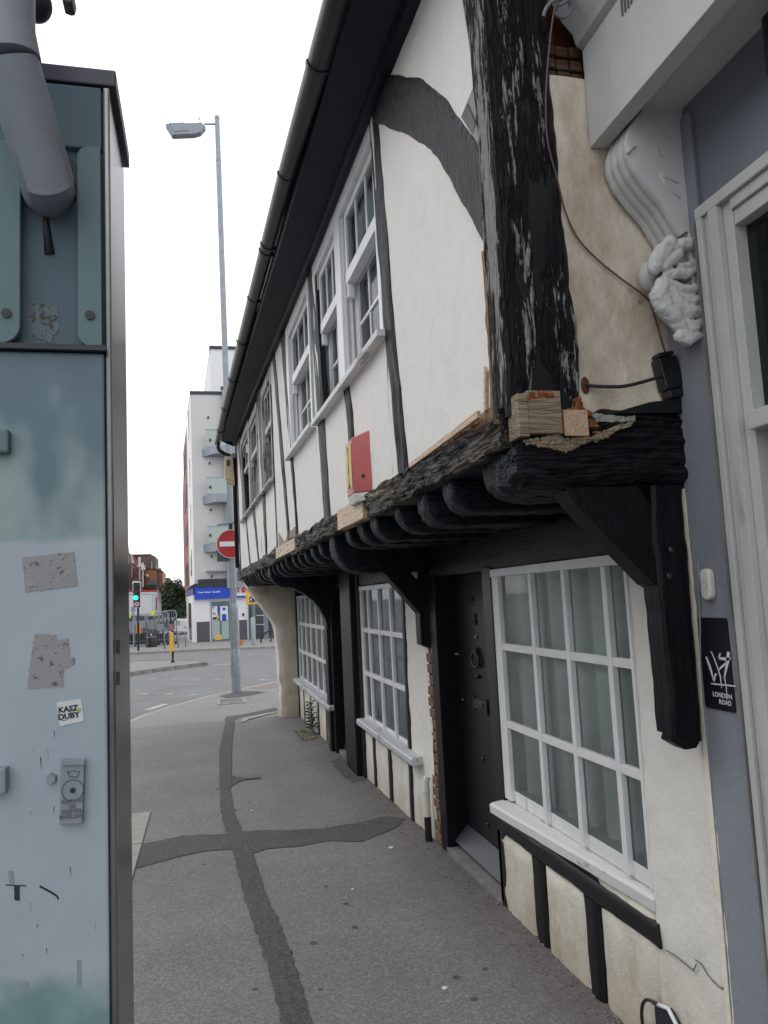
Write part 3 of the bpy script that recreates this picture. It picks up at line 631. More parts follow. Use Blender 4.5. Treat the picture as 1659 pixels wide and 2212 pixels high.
def blob(name, mat, pts, r, par):
    mb = MB()
    for p in pts: mb.ball(Vector(p), r * (.6 + .8 * random.random()), 5, (1, .7, .8))
    o = stuff(mb.build(name, mat, par, smooth=True)); r = o.modifiers.new('fuse', 'REMESH'); r.mode = 'VOXEL'; r.voxel_size = .0035; r.use_smooth_shade = True; return o
def rag2(pts, amp=4, n=5, sd=1.):
    out = []; k = len(pts)
    for i, a in enumerate(pts):
        b = pts[(i + 1) % k]
        for j in range(n): f = j / n; out.append((lerp(a[0], b[0], f) + amp * nz((i * 3 + j * .9, sd, 0)), lerp(a[1], b[1], f) + amp * nz((i * 3 + j * .9, sd, 5))))
    return out
def chunk(name, pts, mat, o, th, amp=7, vs_=.003, disp=.012):
    b = MB().prism([P(ZS(*q), YF - o) for q in rag2(pts, amp)], (0, th, 0)).build(name, mat, H)
    r = b.modifiers.new('mesh', 'REMESH'); r.mode = 'VOXEL'; r.voxel_size = vs_; r.use_smooth_shade = True
    r = b.modifiers.new('crumble', 'DISPLACE'); r.texture = HEWN3; r.texture_coords = 'LOCAL'; r.strength = disp; r.mid_level = .55
    return b
HEWN3 = bpy.data.textures.new('crumble', 'CLOUDS'); HEWN3.noise_scale = .012
chunk('filler', [(385, 358), (450, 338), (530, 343), (548, 372), (395, 385)], 'foam', .052, .05)
chunk('filler', [(650, 378), (672, 358), (690, 400), (700, 428), (742, 448), (730, 474), (640, 452), (568, 478), (572, 440), (640, 428), (658, 405)], 'foam', .036, .05)
chunk('filler', [(726, 478), (765, 515), (800, 540), (745, 570), (722, 525)], 'foam', .034, .05)
chunk('filler', [(560, 480), (582, 480), (592, 585), (572, 575)], 'foam', .034, .05)
chunk('bare_wood', [(372, 598), (560, 560), (592, 590), (735, 578), (800, 545), (870, 520), (965, 488), (940, 520), (850, 560), (800, 595), (730, 605), (680, 630), (600, 668), (545, 645), (400, 625)], 'oldwood', .040, .03, 14, .0035, .016)
chunk('bare_wood', [(735, 455), (800, 458), (900, 470), (975, 470), (965, 500), (850, 505), (760, 500)], 'kerb', .036, .03, 8)
blob('filler', 'foam', [UU(2.3 + .75 * i / 30, 2.152 - .025 * i / 30, .02) for i in range(31)], .008, H)
# broken render edge down the post
mb = MB(); zz = [2.16 + .02 * k for k in range(28)]
mb.add([p for k, z in enumerate(zz) for p in (UU(2.20, z, .003), UU(2.245 + .018 * nz((z * 14, 0, 3)) + .022 * max(0, (2.4 - z) * 2), z, .006))], [(2 * k, 2 * k + 1, 2 * k + 3, 2 * k + 2) for k in range(27)])
mb.build('render_edge', 'lath', H)
mb = MB(); yy = [2.2 + .03 * k for k in range(30)]
mb.add([p for k, y in enumerate(yy) for p in (UU(y, 2.14, .006), UU(y, 2.185 - .02 * (k / 30) + .012 * nz((y * 22, 0, 5)), .009))], [(2 * k, 2 * k + 1, 2 * k + 3, 2 * k + 2) for k in range(29)])
mb.build('render_edge', 'lath', H)
# fallen plaster by the far patch board
MB().prism([UU(6.6, 2.14, .004), UU(7.75, 2.14, .004), UU(7.78, 2.30, .004), UU(7.3, 2.16, .004), UU(7.1, 2.22, .004), UU(6.6, 2.24, .004)], UN * .004).build('bare_lath_patch', 'oldwood', H)
# ---- joists under the jetty
HEWN = bpy.data.textures.new('hewn', 'CLOUDS'); HEWN.noise_scale = .11
HEWN2 = bpy.data.textures.new('splits', 'CLOUDS'); HEWN2.noise_scale = .025
def joist(y, w, z0, z1, x1=1.50, name='joist', mat='tj', pr=.0):
    xo = ux(y) + .012 - pr; mb = MB(); h = z1 - z0; prof = []
    for k in range(9):
        a = PI / 2 * k / 8; prof.append((xo + h * .75 * (1 - math.cos(a)) * 1.0, z1 - h * .25 - h * .75 * math.sin(a)))
    prof = [(xo, z1)] + prof + [(x1, z0), (x1, z1)]
    mb.prism([(x, y - w / 2, z) for x, z in prof], (0, w, 0)); o = mb.build(name, mat, H, bevel=min(.016, w * .15), seg=2, smooth=True, auto=True)
    if y < 9.5:
        r = o.modifiers.new('mesh', 'REMESH'); r.mode = 'VOXEL'; r.voxel_size = .009 if y < 5.6 else .014; r.use_smooth_shade = True
        r = o.modifiers.new('hewn', 'DISPLACE'); r.texture = HEWN; r.texture_coords = 'LOCAL'; r.strength = .022; r.mid_level = .5
        r = o.modifiers.new('splits', 'DISPLACE'); r.texture = HEWN2; r.texture_coords = 'LOCAL'; r.strength = .010; r.mid_level = .5
    return o
for y in (2.34, 2.74, 3.09, 3.45, 3.90, 4.22, 4.58, 5.53, 5.89, 6.25, 6.62, 7.0, 7.38, 7.76, 8.14, 8.52, 9.3, 9.7, 10.1, 10.5, 10.9, 11.3, 11.7, 12.1, 12.5):
    joist(y + .03 * (random.random() - .5), .115 + .05 * random.random(), 1.872 + .025 * random.random() - .004 * max(0, y - 5), 2.026, pr=.01 * random.random())
joist(5.10, .23, 1.76, 2.03, name='main_beam'); joist(8.95, .22, 1.76, 2.02, name='main_beam')
mb = MB(); mb.prism([(.925, 2.15, 2.02), (1.5, 2.15, 2.02), (1.5, 13.2, 2.02), (.66, 13.2, 2.0)], (0, 0, .016)); mb.build('jetty_soffit', 'soffit', H)
# ---- eaves, gutter, roof
def soff(y, o, dz): return Vector((ux(y) - o, y, ze(y) + dz))
ys_ = [1.9, 3, 4, 5, 6.5, 8, 10, 12, 13.32]
mb = MB()
for dz in (0,):
    vs = []
    for y in ys_: vs += [soff(y, -.04, -.005), soff(y, .05, -.012), soff(y, .06, .045), soff(y, .25, .085), soff(y, .255, .16)]
    k = 5; mb.add(vs, [(j * k + i, j * k + i + 1, (j + 1) * k + i + 1, (j + 1) * k + i) for j in range(len(ys_) - 1) for i in range(k - 1)])
mb.build('eaves_board', 'soffit', H)
MB().add([soff(13.32, -.04, -.005), soff(13.32, .05, -.012), soff(13.32, .255, .085), soff(13.32, .255, .2), soff(13.32, -.04, .2)], [(0, 1, 2, 3, 4)]).build('eaves_end', 'soffit', H)
def gpos(y): return Vector((ux(y) - .30, y, pl([(1.5, 3.99), (2.8, 4.03), (4.4, 4.145), (6.5, 4.23), (8.1, 4.28), (10.9, 4.36), (13.4, 4.38)], y) + .035))
gy = [1.7 + .25 * k for k in range(47)] + [13.42]
vs = []; k = 10
for y in gy:
    c = gpos(y)
    for j in range(k + 1):
        a = PI + PI * j / k; vs.append(c + Vector((.058 * math.cos(a), 0, .058 * math.sin(a))))
mb = MB(); mb.add(vs, [(i * (k + 1) + j, i * (k + 1) + j + 1, (i + 1) * (k + 1) + j + 1, (i + 1) * (k + 1) + j) for i in range(len(gy) - 1) for j in range(k)])
g = mb.build('gutter', 'gutter', H, smooth=True)
sm = g.modifiers.new('thick', 'SOLIDIFY'); sm.thickness = .004
mb = MB(); c = gpos(13.42); mb.tube([c + Vector((0, .0, -.01)), c + Vector((0, .02, -.01))], .058, 16); mb.build('gutter_end', 'gutter', H)
for y in (2.35, 3.3, 4.39, 5.41, 5.52, 6.54, 7.79, 9.31, 10.92, 12.4):
    c = gpos(y); p = [c + Vector((.064 * math.cos(PI + PI * j / 12), 0, .064 * math.sin(PI + PI * j / 12))) for j in range(13)]
    vs = [q + Vector((0, dy, 0)) for dy in (-.016, .016) for q in p]
    mb = MB(); mb.add(vs, [(j, j + 1, j + 14, j + 13) for j in range(12)]); b_ = mb.build('gutter_bracket', 'gutter', H); s_ = b_.modifiers.new('t', 'SOLIDIFY'); s_.thickness = .008
c = gpos(13.3)
MB().tube([c + Vector((0, 0, -.05)), c + Vector((0, 0, -.12)), c + Vector((.02, 0, -.17)), c + Vector((.09, .02, -.22)), c + Vector((.22, .03, -.27)), c + Vector((.26, .03, -.33)), c + Vector((.27, .03, -2.2))], .034, 12).build('downpipe', 'gutter', H, smooth=True)
mb = MB(); vs = []
for y in (1.7, 13.45): vs += [soff(y, .33, .12), soff(y, .33, .135), Vector((3.2, y, 6.4)), Vector((3.2, y, 6.38))]
mb.add(vs, [(0, 4, 5, 1), (1, 5, 6, 2), (3, 7, 4, 0), (0, 1, 2, 3), (4, 7, 6, 5)]); mb.build('roof', 'slate', H)
MB().prism([(3.2, 1.7, 6.4), (3.2, 13.45, 6.4), (6, 13.45, 4.3), (6, 1.7, 4.3)], (0, 0, .04)).build('roof', 'slate', H)
# body of the house behind its front
MB().box(2.3, 6, 2.12, 13.2, -.6, 4.3).build('house_body', 'room', H)
MB().box(ux(13.2) + .01, 2.3, 13.2, 13.3, 1.95, 4.33).build('end_wall', 'plaster', H)
MB().box(1.3, 2.3, 12.75, 13.0, -.6, 1.95).build('end_wall', 'plaster', H)
A = [Vector((.625 + .012 * math.sin(k), 13.31, 2.1 + .1 * k)) for k in range(20)]; B = [p + Vector((.05, 0, 0)) for p in A]
MB().box(ux(13.25) - .02, ux(13.25) + .04, 13.22, 13.33, 2.0, 4.3).build('end_post', 'tz', H, bevel=.005)
MB().box(1.12, 2.3, 2.115, 13.2, 4.3, 4.35).build('ceiling', 'room', H)
MB().box(1.62, 2.3, 2.12, 2.2, -.1, 4.3).build('party_wall', 'room', H)
MB().box(1.15, 2.3, 2.2, 13.1, 2.06, 2.09).build('upper_floor', 'room', H)

# ---- sash windows of the upper floor
def Ub(mb, y0, y1, z0, z1, o0, o1):      # box on the jettied wall, o = outward offset
    a = [UU(y, z, o) for o in (o0, o1) for y in (y0, y1) for z in (z0, z1)]
    return mb.add(a, [(0, 1, 3, 2), (4, 6, 7, 5), (0, 4, 5, 1), (2, 3, 7, 6), (0, 2, 6, 4), (1, 5, 7, 3)])
def sash(y0, y1, z0, z1, zm, mat='white', label=None, bull=False, blind=False, cur='curtg', jn=.055, jf=.10):
    w = Ub(Ub(Ub(Ub(MB(), y0, y0 + jn, z0, z1, -.13, .012), y1 - jf, y1, z0, z1, -.13, .012), y0 + jn, y1 - jf, z1 - .11, z1, -.13, .012), y0 + jn, y1 - jf, z0, z0 + .03, -.13, -.01)
    fr = w.build('window', mat, H, bevel=.002)
    if label: fr['label'] = label
    a, b = y0 + jn, y1 - jf
    for k in range(3):   # stepped beads down the far lining
        Ub(MB(), b - .02 - .015 * k, b - .006 - .015 * k, z0 + .03, z1 - .11, -.015 - .03 * k, -.003 - .028 * k).build('bead', mat, fr)
    zt = z1 - .11
    # upper sash (outer)
    st = .035; o = -.012; d = .04; b2 = b - .045
    m_ = Ub(MB(), a, a + st, zm, zt, o - d, o); Ub(m_, b2 - st, b2, zm - .0, zt, o - d, o); Ub(m_, a + st, b2 - st, zt - .05, zt, o - d, o)
    m_.build('upper_sash', mat, fr, bevel=.002)
    Ub(MB(), a - .0, b2, zm - .045, zm + .028, o - d - .012, o + .004).build('meeting_rail', mat, fr, bevel=.003)
    Ub(MB(), b2 - st, b2, zm - .13, zm - .045, o - d, o).build('horn', mat, fr, bevel=.008)
    for k in (1, 2): y = lerp(a + st, b2 - st, k / 3); Ub(MB(), y - .009, y + .009, zm + .028, zt - .05, o - .018, o - .005).build('glazing_bar', mat, fr)
    for k in range(3):
        ya, yb = lerp(a + st, b2 - st, k / 3), lerp(a + st, b2 - st, (k + 1) / 3)
        MB().quad(UU(ya, zm, o - .012), UU(yb, zm, o - .012), UU(yb, zt - .04, o - .012), UU(ya, zt - .04, o - .012)).build('pane', 'glass', fr)
    # lower sash (inner)
    o = -.07; z3 = z0 + .03
    m_ = Ub(MB(), a, a + st, z3, zm, o - d, o); Ub(m_, b2 - st, b2, z3, zm, o - d, o); Ub(m_, a + st, b2 - st, z3, z3 + .07, o - d, o); Ub(m_, a + st, b2 - st, zm - .04, zm, o - d, o)
    m_.build('lower_sash', mat, fr, bevel=.002)
    zb = lerp(z3 + .07, zm - .04, .46)
    Ub(MB(), a + st, b2 - st, zb - .009, zb + .009, o - .018, o - .003).build('glazing_bar', mat, fr)
    for k in (1, 2):
        y = lerp(a + st, b2 - st, k / 3)
        for (p, q_) in ((z3 + .07, zb - .009), (zb + .009, zm - .04)): Ub(MB(), y - .009, y + .009, p, q_, o - .018, o - .005).build('glazing_bar', mat, fr)
    for k in range(3):
        for (p, q_) in ((z3 + .06, zb), (zb, zm - .04)):
            ya, yb = lerp(a + st, b2 - st, k / 3), lerp(a + st, b2 - st, (k + 1) / 3)
            MB().quad(UU(ya, p, o - .012), UU(yb, p, o - .012), UU(yb, q_, o - .012), UU(ya, q_, o - .012)).build('pane', 'glass', fr)
            if k == 0 and bull and p < zb - .01:
                c = UU((ya + yb) / 2, (p + q_) / 2, o - .010); m_ = MB().ring(c, UN, .052, .004, 24, 6); m_.ring(c, UN, .04, .003, 24, 6); m_.ball(c, .024, 8, (.3, 1, 1.2))
                m_.build('bullseye', 'capgrey', fr, smooth=True)
    # curtain and dark room
    for (p, q_, oc) in ((z3, zm - .02, -.128), (zm - .02, zt, -.064)):
        mb = MB(); nn = 60
        mb.grid(nn, 4, lambda u, v: UU(lerp(a - .02, b + .05, u), lerp(p, q_, v), oc - .008 * (1 + math.sin(u * 46 + 2)) - .004 * math.sin(u * 17)))
        mb.build('curtain', cur, fr, smooth=True)
    if blind: Ub(MB(), a + .0, a + .24, z3 + .05, zm - .20, -.120, -.118).build('white_card', 'curtw', fr)
    m_ = MB(); Ub(m_, y0, y1, z0, z1, -.50, -.48); m_.build('room_back', 'room', fr)
    return fr
def usill(y0, y1, z, mat='sill', fr=None):
    o = Ub(MB(), y0, y1, z - .035, z, -.1, .055).build('window_sill', mat, H, bevel=.004); return o
sash(3.46, 4.44, 2.87, 4.0, 3.49, bull=True, blind=True, label='nearest white upper sash window with a bullseye pane'); sash(4.44, 5.29, 2.87, 4.0, 3.49, jf=.09)
usill(3.42, 5.31, 2.862)
sash(5.50, 6.76, 2.89, 4.04, 3.53, bull=True, blind=True, jf=.14); usill(5.44, 6.80, 2.885)
sash(8.02, 9.00, 2.90, 4.10, 3.56, 'peel'); usill(7.95, 9.2, 2.89, 'peel')
sash(9.55, 10.80, 2.90, 4.12, 3.60, 'peel', blind=True); sash(10.80, 12.2, 2.92, 4.18, 3.62, 'peel', blind=True); usill(9.25, 12.3, 2.9, 'peel')
for (a, b) in ((3.40, 3.46), (5.29, 5.50), (6.76, 6.9), (7.9, 8.02), (9.0, 9.55), (12.2, 12.4)):
    pass
MB().box(1.14, 2.3, 2.2, 13.2, 2.1, 2.11).build('upper_floor', 'room', H)

# ---- ground floor front
def Lb(mb, y0, y1, z0, z1, x0, x1): return mb.box(x0, x1, y0, y1, z0, z1)
def lsheet(name, mat, y0, y1, z0, z1, xo=0., amp=.006, bul=0., step=.04):
    nu = max(2, int((y1 - y0) / step)); nv = max(2, int((z1 - z0) / step)); mb = MB()
    def fn(u, v):
        y = lerp(y0, y1, u); g_ = gz(y); zz0 = z0 + (g_ if z0 < .02 else 0); z = lerp(zz0, z1, v)
        e = min(min(u, 1 - u) * (y1 - y0), min(1.5, (1 - v) * (z1 - zz0)) if bul else 1)
        r = -.014 * max(0, 1 - e / .02) ** 2 if bul else 0
        return Vector((XW - xo - bul * (1 if e > .02 else .3) - r * -1 * -1 - amp * (nz((y * 7, z * 7, 1)) + .6 * nz((y * 20, z * 20, 5))), y, z))
    mb.grid(nu, nv, fn); return mb.build(name, mat, H, smooth=True)
def lwall(y0, y1, z0, z1, mat='lower', **k): return lsheet('wall_panel', mat, y0, y1, z0, z1, **k)
lwall(2.09, 2.48, 0, 2.0); lwall(2.48, 2.89, 0, .50, 'panel', bul=.004)
lwall(2.99, 3.39, 0, .38, 'panel', bul=.008); lwall(3.50, 3.91, 0, .38, 'panel', bul=.008)
MB().box(1.50, 1.515, 2.3, 4.0, -.05, .50).build('wall_core', 'lower', H)
MB().box(1.50, 1.52, 4.95, 8.0, -.2, 1.0 - .55).build('wall_core', 'lower', H)
MB().box(1.50, 1.52, 8.9, 12.7, -.35, .36).build('wall_core', 'lower', H)
for (y0, y1, z0, z1) in ((3.39, 3.50, -.01, .37), (2.89, 2.99, -.01, .37)):
    timber('stud', 'black', H, [LL(y0, z0, .012), LL(y0 + .005, z1, .012)], [LL(y1, z0, .012), LL(y1 + .012, z1, .012)], (-1, 0, 0), .05, amp=.002, wob=.006)
timber('rail', 'black', H, [LL(2.46, .378, .016), LL(3.2, .372, .016), LL(3.91, .375, .016)], [LL(2.46, .452, .016), LL(3.2, .455, .016), LL(3.91, .455, .016)], (-1, 0, 0), .05, amp=.002, wob=.004)
def cell_window(y0, y1, z0, z1, cols, rows, label=None, cur='curtain', mw=.034, dep=.026, jw=.085, sillmat='sill', mat='white', sy=None, zs=None):
    fr = MB()
    fr.box(XW - .006, XW + .10, y1 - jw, y1, z0, z1 - .03).box(XW - .006, XW + .10, y0, y0 + .018, z0, z1 - .03).box(XW - .012, XW + .10, y0, y1, z1 - .03, z1 + .01).box(XW + dep - .012, XW + .10, y0 + .018, y1 - jw, z0 - .01, z0 + .05)
    f = fr.build('window', mat, H, bevel=.003)
    if label: f['label'] = label
    for c in cols: MB().box(XW - .006, XW + dep, c - mw / 2, c + mw / 2, z0, z1 - .03).build('mullion', mat, f, bevel=.003)
    ee = [y0 + .018] + list(cols) + [y1 - jw]
    for r in rows:
        for a, b in zip(sorted(ee), sorted(ee)[1:]): MB().box(XW - .0035, XW + dep - .006, a + (mw / 2 if a in cols else 0), b - (mw / 2 if b in cols else 0), r - mw / 2, r + mw / 2).build('glazing_bar', mat, f, bevel=.002)
    es = sorted(ee); zs_ = [z0] + sorted(rows) + [z1 - .03]
    for a, b in zip(es, es[1:]):
        for p, q_ in zip(zs_, zs_[1:]):
            t1 = (random.random() - .5) * .006
            MB().quad((XW + dep - .01 + t1, a, p), (XW + dep - .01, b, p), (XW + dep - .01, b, q_), (XW + dep - .01 + t1, a, q_)).build('pane', 'glass', f)
    mb = MB(); nn = int((y1 - y0) * 60)
    mb.grid(nn, 10, lambda u, v: Vector((XW + .085 + .022 * math.sin(u * (y1 - y0) * 42 + 2 * v * math.sin(u * 9)) + .02 * math.sin(u * (y1 - y0) * 13 + 1), lerp(y0, y1, u), lerp(z0, z1, v))))
    mb.build('curtain', cur, f, smooth=True)
    MB().box(XW + .5, XW + .52, y0 - .2, y1 + .2, z0 - .1, z1 + .1).build('room_back', 'room', f)
    return f
def lsill(y0, y1, z, x0=1.395, zt=.055, mat='sill', xn=None):
    mb = MB(); n_ = 30; pr = [(XW + .09, z + .012), (x0 + .012, z - .008), (x0, z - .018), (x0 + .002, z - zt), (XW + .09, z - zt)]; vs = []
    for i in range(n_ + 1):
        y = lerp(y0, y1, i / n_); sh = 0 if xn is None else (xn - x0) * (1 - i / n_)
        for (x, zz) in pr:
            x = x + sh if x < XW else x
            vs.append((x + .003 * nz((y * 8, zz * 3, 0)), y, zz + .0025 * nz((y * 9, x * 9, 4))))
    k = 5; mb.add(vs, [(i * k + j, i * k + (j + 1) % k, (i + 1) * k + (j + 1) % k, (i + 1) * k + j) for i in range(n_) for j in range(k)] + [tuple(range(k)), tuple(range(n_ * k + k - 1, n_ * k - 1, -1))])
    return mb.build('window_sill', mat, H)
cell_window(2.48, 3.80, .56, 1.705, [3.322, 2.982, 2.645], [.935, 1.32], label='nearest ground floor window with twelve large panes'); lsill(2.477, 3.82, .545, xn=1.474)
cell_window(5.65, 7.30, .46, 1.70, [6.95, 6.52, 6.09], [.90, 1.30], cur='curtg', mw=.04); lsill(5.35, 7.32, .475, mat='sillg')
cell_window(9.32, 12.40, .38, 1.67, [9.85, 10.36, 10.9, 11.42, 11.95], [.83, 1.25], cur='curtg', mw=.05); lsill(8.85, 12.5, .40, x0=1.37, mat='sillg')
# panels below windows two and three
for a, b in ((5.74, 6.30), (6.38, 6.90), (6.98, 7.44)): lwall(a, b, 0, .40, 'lower', bul=.006)
for a in (6.34, 6.94): timber('stud', 'black', H, [LL(a - .05, gz(a), .012), LL(a - .05, .40, .012)], [LL(a + .05, gz(a), .012), LL(a + .05, .40, .012)], (-1, 0, 0), .04, amp=.002, wob=.006)
timber('stud', 'black', H, [LL(5.64, gz(5.7), .014), LL(5.62, 1.72, .014)], [LL(5.73, gz(5.7), .014), LL(5.68, 1.72, .014)], (-1, 0, 0), .04, amp=.002, wob=.006)
MB().box(XW - .02, XW + .03, 5.62, 7.34, .36, .418).build('rail', 'black', H, bevel=.004)
e = 9.1
for a, b in ((9.15, 9.62), (9.72, 10.3), (10.42, 11.05), (11.17, 11.8), (11.92, 12.4)): lwall(a, b, 0, .35, 'lower', bul=.012)
for a in (9.67, 10.36, 11.11, 11.86): timber('stud', 'black', H, [LL(a - .06, gz(a), .012), LL(a - .06, .35, .012)], [LL(a + .06, gz(a), .012), LL(a + .06, .35, .012)], (-1, 0, 0), .04, amp=.002, wob=.006)
MB().box(XW - .02, XW + .03, 9.1, 12.4, .31, .348).build('rail', 'black', H, bevel=.004)
# plain wall strip beside the near door, its broken edge showing bricks
lwall(5.06, 5.64, 0, 1.73, 'lower', amp=.008)
MB().box(1.50, 1.53, 4.9, 5.7, -.1, 1.8).build('wall_core', 'lower', H)
for k in range(17):
    z = -.02 + k * .073; d = .02 * random.random()
    MB().box(XW + .004 - d * .5, XW + .05, 4.985 + d * .6, 5.095 + d, z, z + .062).build('brick', 'brickunit', H, bevel=.008)
# black lintel boarding under the jetty
def lint(y0, y1, z0): timber('lintel_board', 'tyd', H, [LL(y0, z0, .01), LL(y1, z0, .01)], [LL(y0, 2.03, .01), LL(y1, 2.03, .01)], (-1, 0, 0), .04, amp=.003, wob=.002, nv=10, fl=2, fc=30)
lint(2.26, 13.0, 1.72)
MB().box(XW - .012, XW + .05, 3.80, 3.91, .455, 1.73).build('door_post', 'black', H, bevel=.004)
MB().box(XW - .01, XW + .12, 3.85, 3.93, -.02, .375).build('door_post', 'black', H, bevel=.004)
# doors
def door(y0, y1, zt, label, fx=.12, near=True):
    g_ = gz((y0 + y1) / 2)
    MB().box(1.47 if near else 1.435, XW + .16, y1, y1 + .13, g_ - .02, zt + .05).build('door_frame', 'tn', H, bevel=.005)
    MB().box(XW - .01, XW + .16, y0 - .04, y0, g_ - .02, zt + .05).build('door_frame', 'black', H, bevel=.004)
    MB().box(XW + .0, XW + .16, y0, y1, zt - .02, zt + .05).build('door_frame', 'black', H)
    d = MB().box(XW + fx, XW + fx + .045, y0 + .003, y1 - .003, g_ + .06, zt - .02).build('door', 'black', H, bevel=.003); d['label'] = label
    X = XW + fx
    MB().add([(X - .002, y0 + .02, g_ + .16), (X - .002, y1 - .02, g_ + .16), (X - .09, y1 - .02, g_ + .07), (X - .09, y0 + .02, g_ + .07), (X - .002, y0 + .02, g_ + .06), (X - .002, y1 - .02, g_ + .06)],
             [(0, 1, 2, 3), (3, 2, 5, 4), (0, 3, 4), (1, 5, 2), (0, 4, 5, 1)]).build('weather_bar', 'wbar' if near else 'black', d)
    MB().box(XW - .015, XW + .2, y0 - .02, y1 + .02, g_ - .03, g_ + .028).build('threshold', 'kerbd', H, bevel=.004)
    return d, X, g_
d, X, g_ = door(3.93, 4.82, 1.735, 'near black plank door with a ring knocker and letter plate')
yc = 4.42
MB().ring((X - .02, yc, 1.20), (1, .15, 0), .045, .009, 24, 8).ball((X - .01, yc, 1.255), .018, 8).build('door_knocker', 'darkmetal', d, smooth=True)
MB().ball((X - .012, yc, 1.10), .014, 8).build('knob', 'darkmetal', d, smooth=True)
MB().ball((X - .004, yc, 1.335), .010, 8).build('spyhole', 'castgrey', d, smooth=True)
MB().ring((X - .004, yc, 1.425), (1, 0, 0), .016, .004, 16, 6).ring((X - .004, yc, 1.462), (1, 0, 0), .014, .004, 16, 6).build('door_number', 'darkmetal', d, smooth=True)
MB().box(X - .012, X, yc - .11, yc + .09, .905, .965).box(X - .018, X, yc - .07, yc + .05, .918, .952).box(X - .014, X, yc - .125, yc - .11, .89, .98).box(X - .014, X, yc + .09, yc + .105, .89, .98).build('letter_plate', 'darkmetal', d, bevel=.003)
for z in (.62, .25, 1.56): MB().ball((X - .004, yc + .02 * z, z), .012, 8).build('stud_nail', 'darkmetal', d, smooth=True)
MB().tube([(X - .035, 4.74, 1.225), (X - .05, 4.70, 1.22), (X - .05, 4.62, 1.222)], .008, 8).build('lever_handle', 'steel', d, smooth=True)
MB().ball((X - .008, 4.72, .93), .012, 8).build('keyhole', 'steel', d, smooth=True)
for z0, z1 in ((.10, .95), (1.0, 1.66)):
    for y in (4.1, 4.28, 4.58): pass
d2, X2, g2 = door(8.02, 8.80, 1.74, 'far black door deep in its frame beyond the second window', near=False)
MB().tube([(X2 - .04, 8.7, 1.05), (X2 - .05, 8.62, 1.05)], .01, 8).build('lever_handle', 'galv', d2, smooth=True)
MB().box(1.40, XW + .05, 7.42, 7.98, gz(7.6), 1.9).build('door_post', 'tn', H, bevel=.012)
MB().box(XW - .03, XW + .05, 7.30, 7.42, gz(7.4), 1.85).build('door_post', 'black', H, bevel=.006)
MB().box(1.40, XW + .05, 8.93, 9.12, gz(9), 1.85).build('door_post', 'tn', H, bevel=.01)
# brackets under the jetty
def plate(name, poly, y, th, mat='tn', bev=.006): return MB().prism([(x, y, z) for x, z in poly], (0, th, 0)).build(name, mat, H, bevel=bev)
plate('bracket', [(1.065, 1.90), (1.10, 1.845), (1.335, 1.60), (1.36, 1.585), (1.40, 1.66), (1.40, 1.75), (1.37, 1.81), (1.31, 1.90)], YF - .01, .10)
A = [Vector((x, YF - .02, z)) for x, z in ((1.352, 1.15), (1.35, 1.3), (1.345, 1.6), (1.345, 1.90))]; B = [Vector((x, YF - .02, z)) for x, z in ((1.445, 1.125), (1.447, 1.3), (1.452, 1.6), (1.455, 1.90))]
timber('hanging_post', 'tn', H, A, B, (0, -1, 0), .085, nu=60, nv=10, amp=.003, wob=.004, fl=4, fc=26)
MB().prism([(1.352, YF - .018, 1.16), (1.445, YF - .018, 1.135), (1.43, YF - .01, 1.105), (1.40, YF - .0, 1.10), (1.365, YF + .02, 1.125)], (0, .06, 0)).build('post_foot', 'tn', H, bevel=.006)
for x, z in ((1.39, 1.70), (1.375, 1.62)): MB().ball((x, YF - .03, z), .010, 8, (1, .5, 1)).build('bolt', 'darkmetal', H, smooth=True)
plate('bracket', [(1.04, 1.80), (1.13, 1.78), (1.20, 1.75), (1.43, 1.47), (1.46, 1.50), (1.47, 1.62), (1.36, 1.78), (1.36, 1.80)], 5.02, .13)
plate('bracket_post', [(1.425, 1.90), (1.425, 1.27), (1.49, 1.24), (1.49, 1.90)], 5.03, .12)
arc = [(.90, 1.80), (1.02, 1.755), (1.15, 1.68), (1.25, 1.60), (1.32, 1.51), (1.38, 1.39), (1.42, 1.25), (1.42, 1.0), (1.49, 1.0), (1.49, 1.80)]
plate('arched_bracket', arc, 8.90, .16)
# far pier flaring out under the corner of the jetty
prof = [(.68, 1.93), (.70, 1.85), (.80, 1.70), (.92, 1.52), (1.03, 1.38), (1.10, 1.24), (1.135, 1.08), (1.15, .8), (1.16, .4), (1.17, -.3)]
mb = MB(); nn = 40; pr = resample([Vector((x, 0, z)) for x, z in prof], nn); vs = []
cols = [(0., 12.72), (.0, 12.66), (.02, 12.52), (.055, 12.44), (.10, 12.40), (.5, 12.40), (.75, 12.40), (1., 12.40)]
for i, p in enumerate(pr):
    for (f, y) in cols:
        x = p.x + f if f < .2 else lerp(p.x + .10, 1.47, (f - .2) / .8)
        d_ = .022 * nz((x * 5, p.z * 5, y)) + .016 * nz((x * 14, p.z * 14, y))
        vs.append((x + (d_ if f < .2 else 0), y + (d_ if f > .05 else 0), p.z))
k = len(cols); mb.add(vs, [(i * k + j, i * k + j + 1, (i + 1) * k + j + 1, (i + 1) * k + j) for i in range(nn) for j in range(k - 1)])
pier = mb.build('corner_pier', ['pier', 'lower'], H, smooth=True)
for pf in pier.data.polygons:
    if pf.center.y > 12.50: pf.material_index = 1  # paler plaster on the street face puts its brighter light into the colour
MB().prism([(x, 12.7, z) for x, z in prof] + [(1.47, 12.7, -.3), (1.47, 12.7, 1.93)], (0, .06, 0)).build('corner_pier', 'lower', H)
MB().box(XW - .03, XW + .02, 12.36, 12.42, -.2, 1.9).build('door_post', 'black', H)

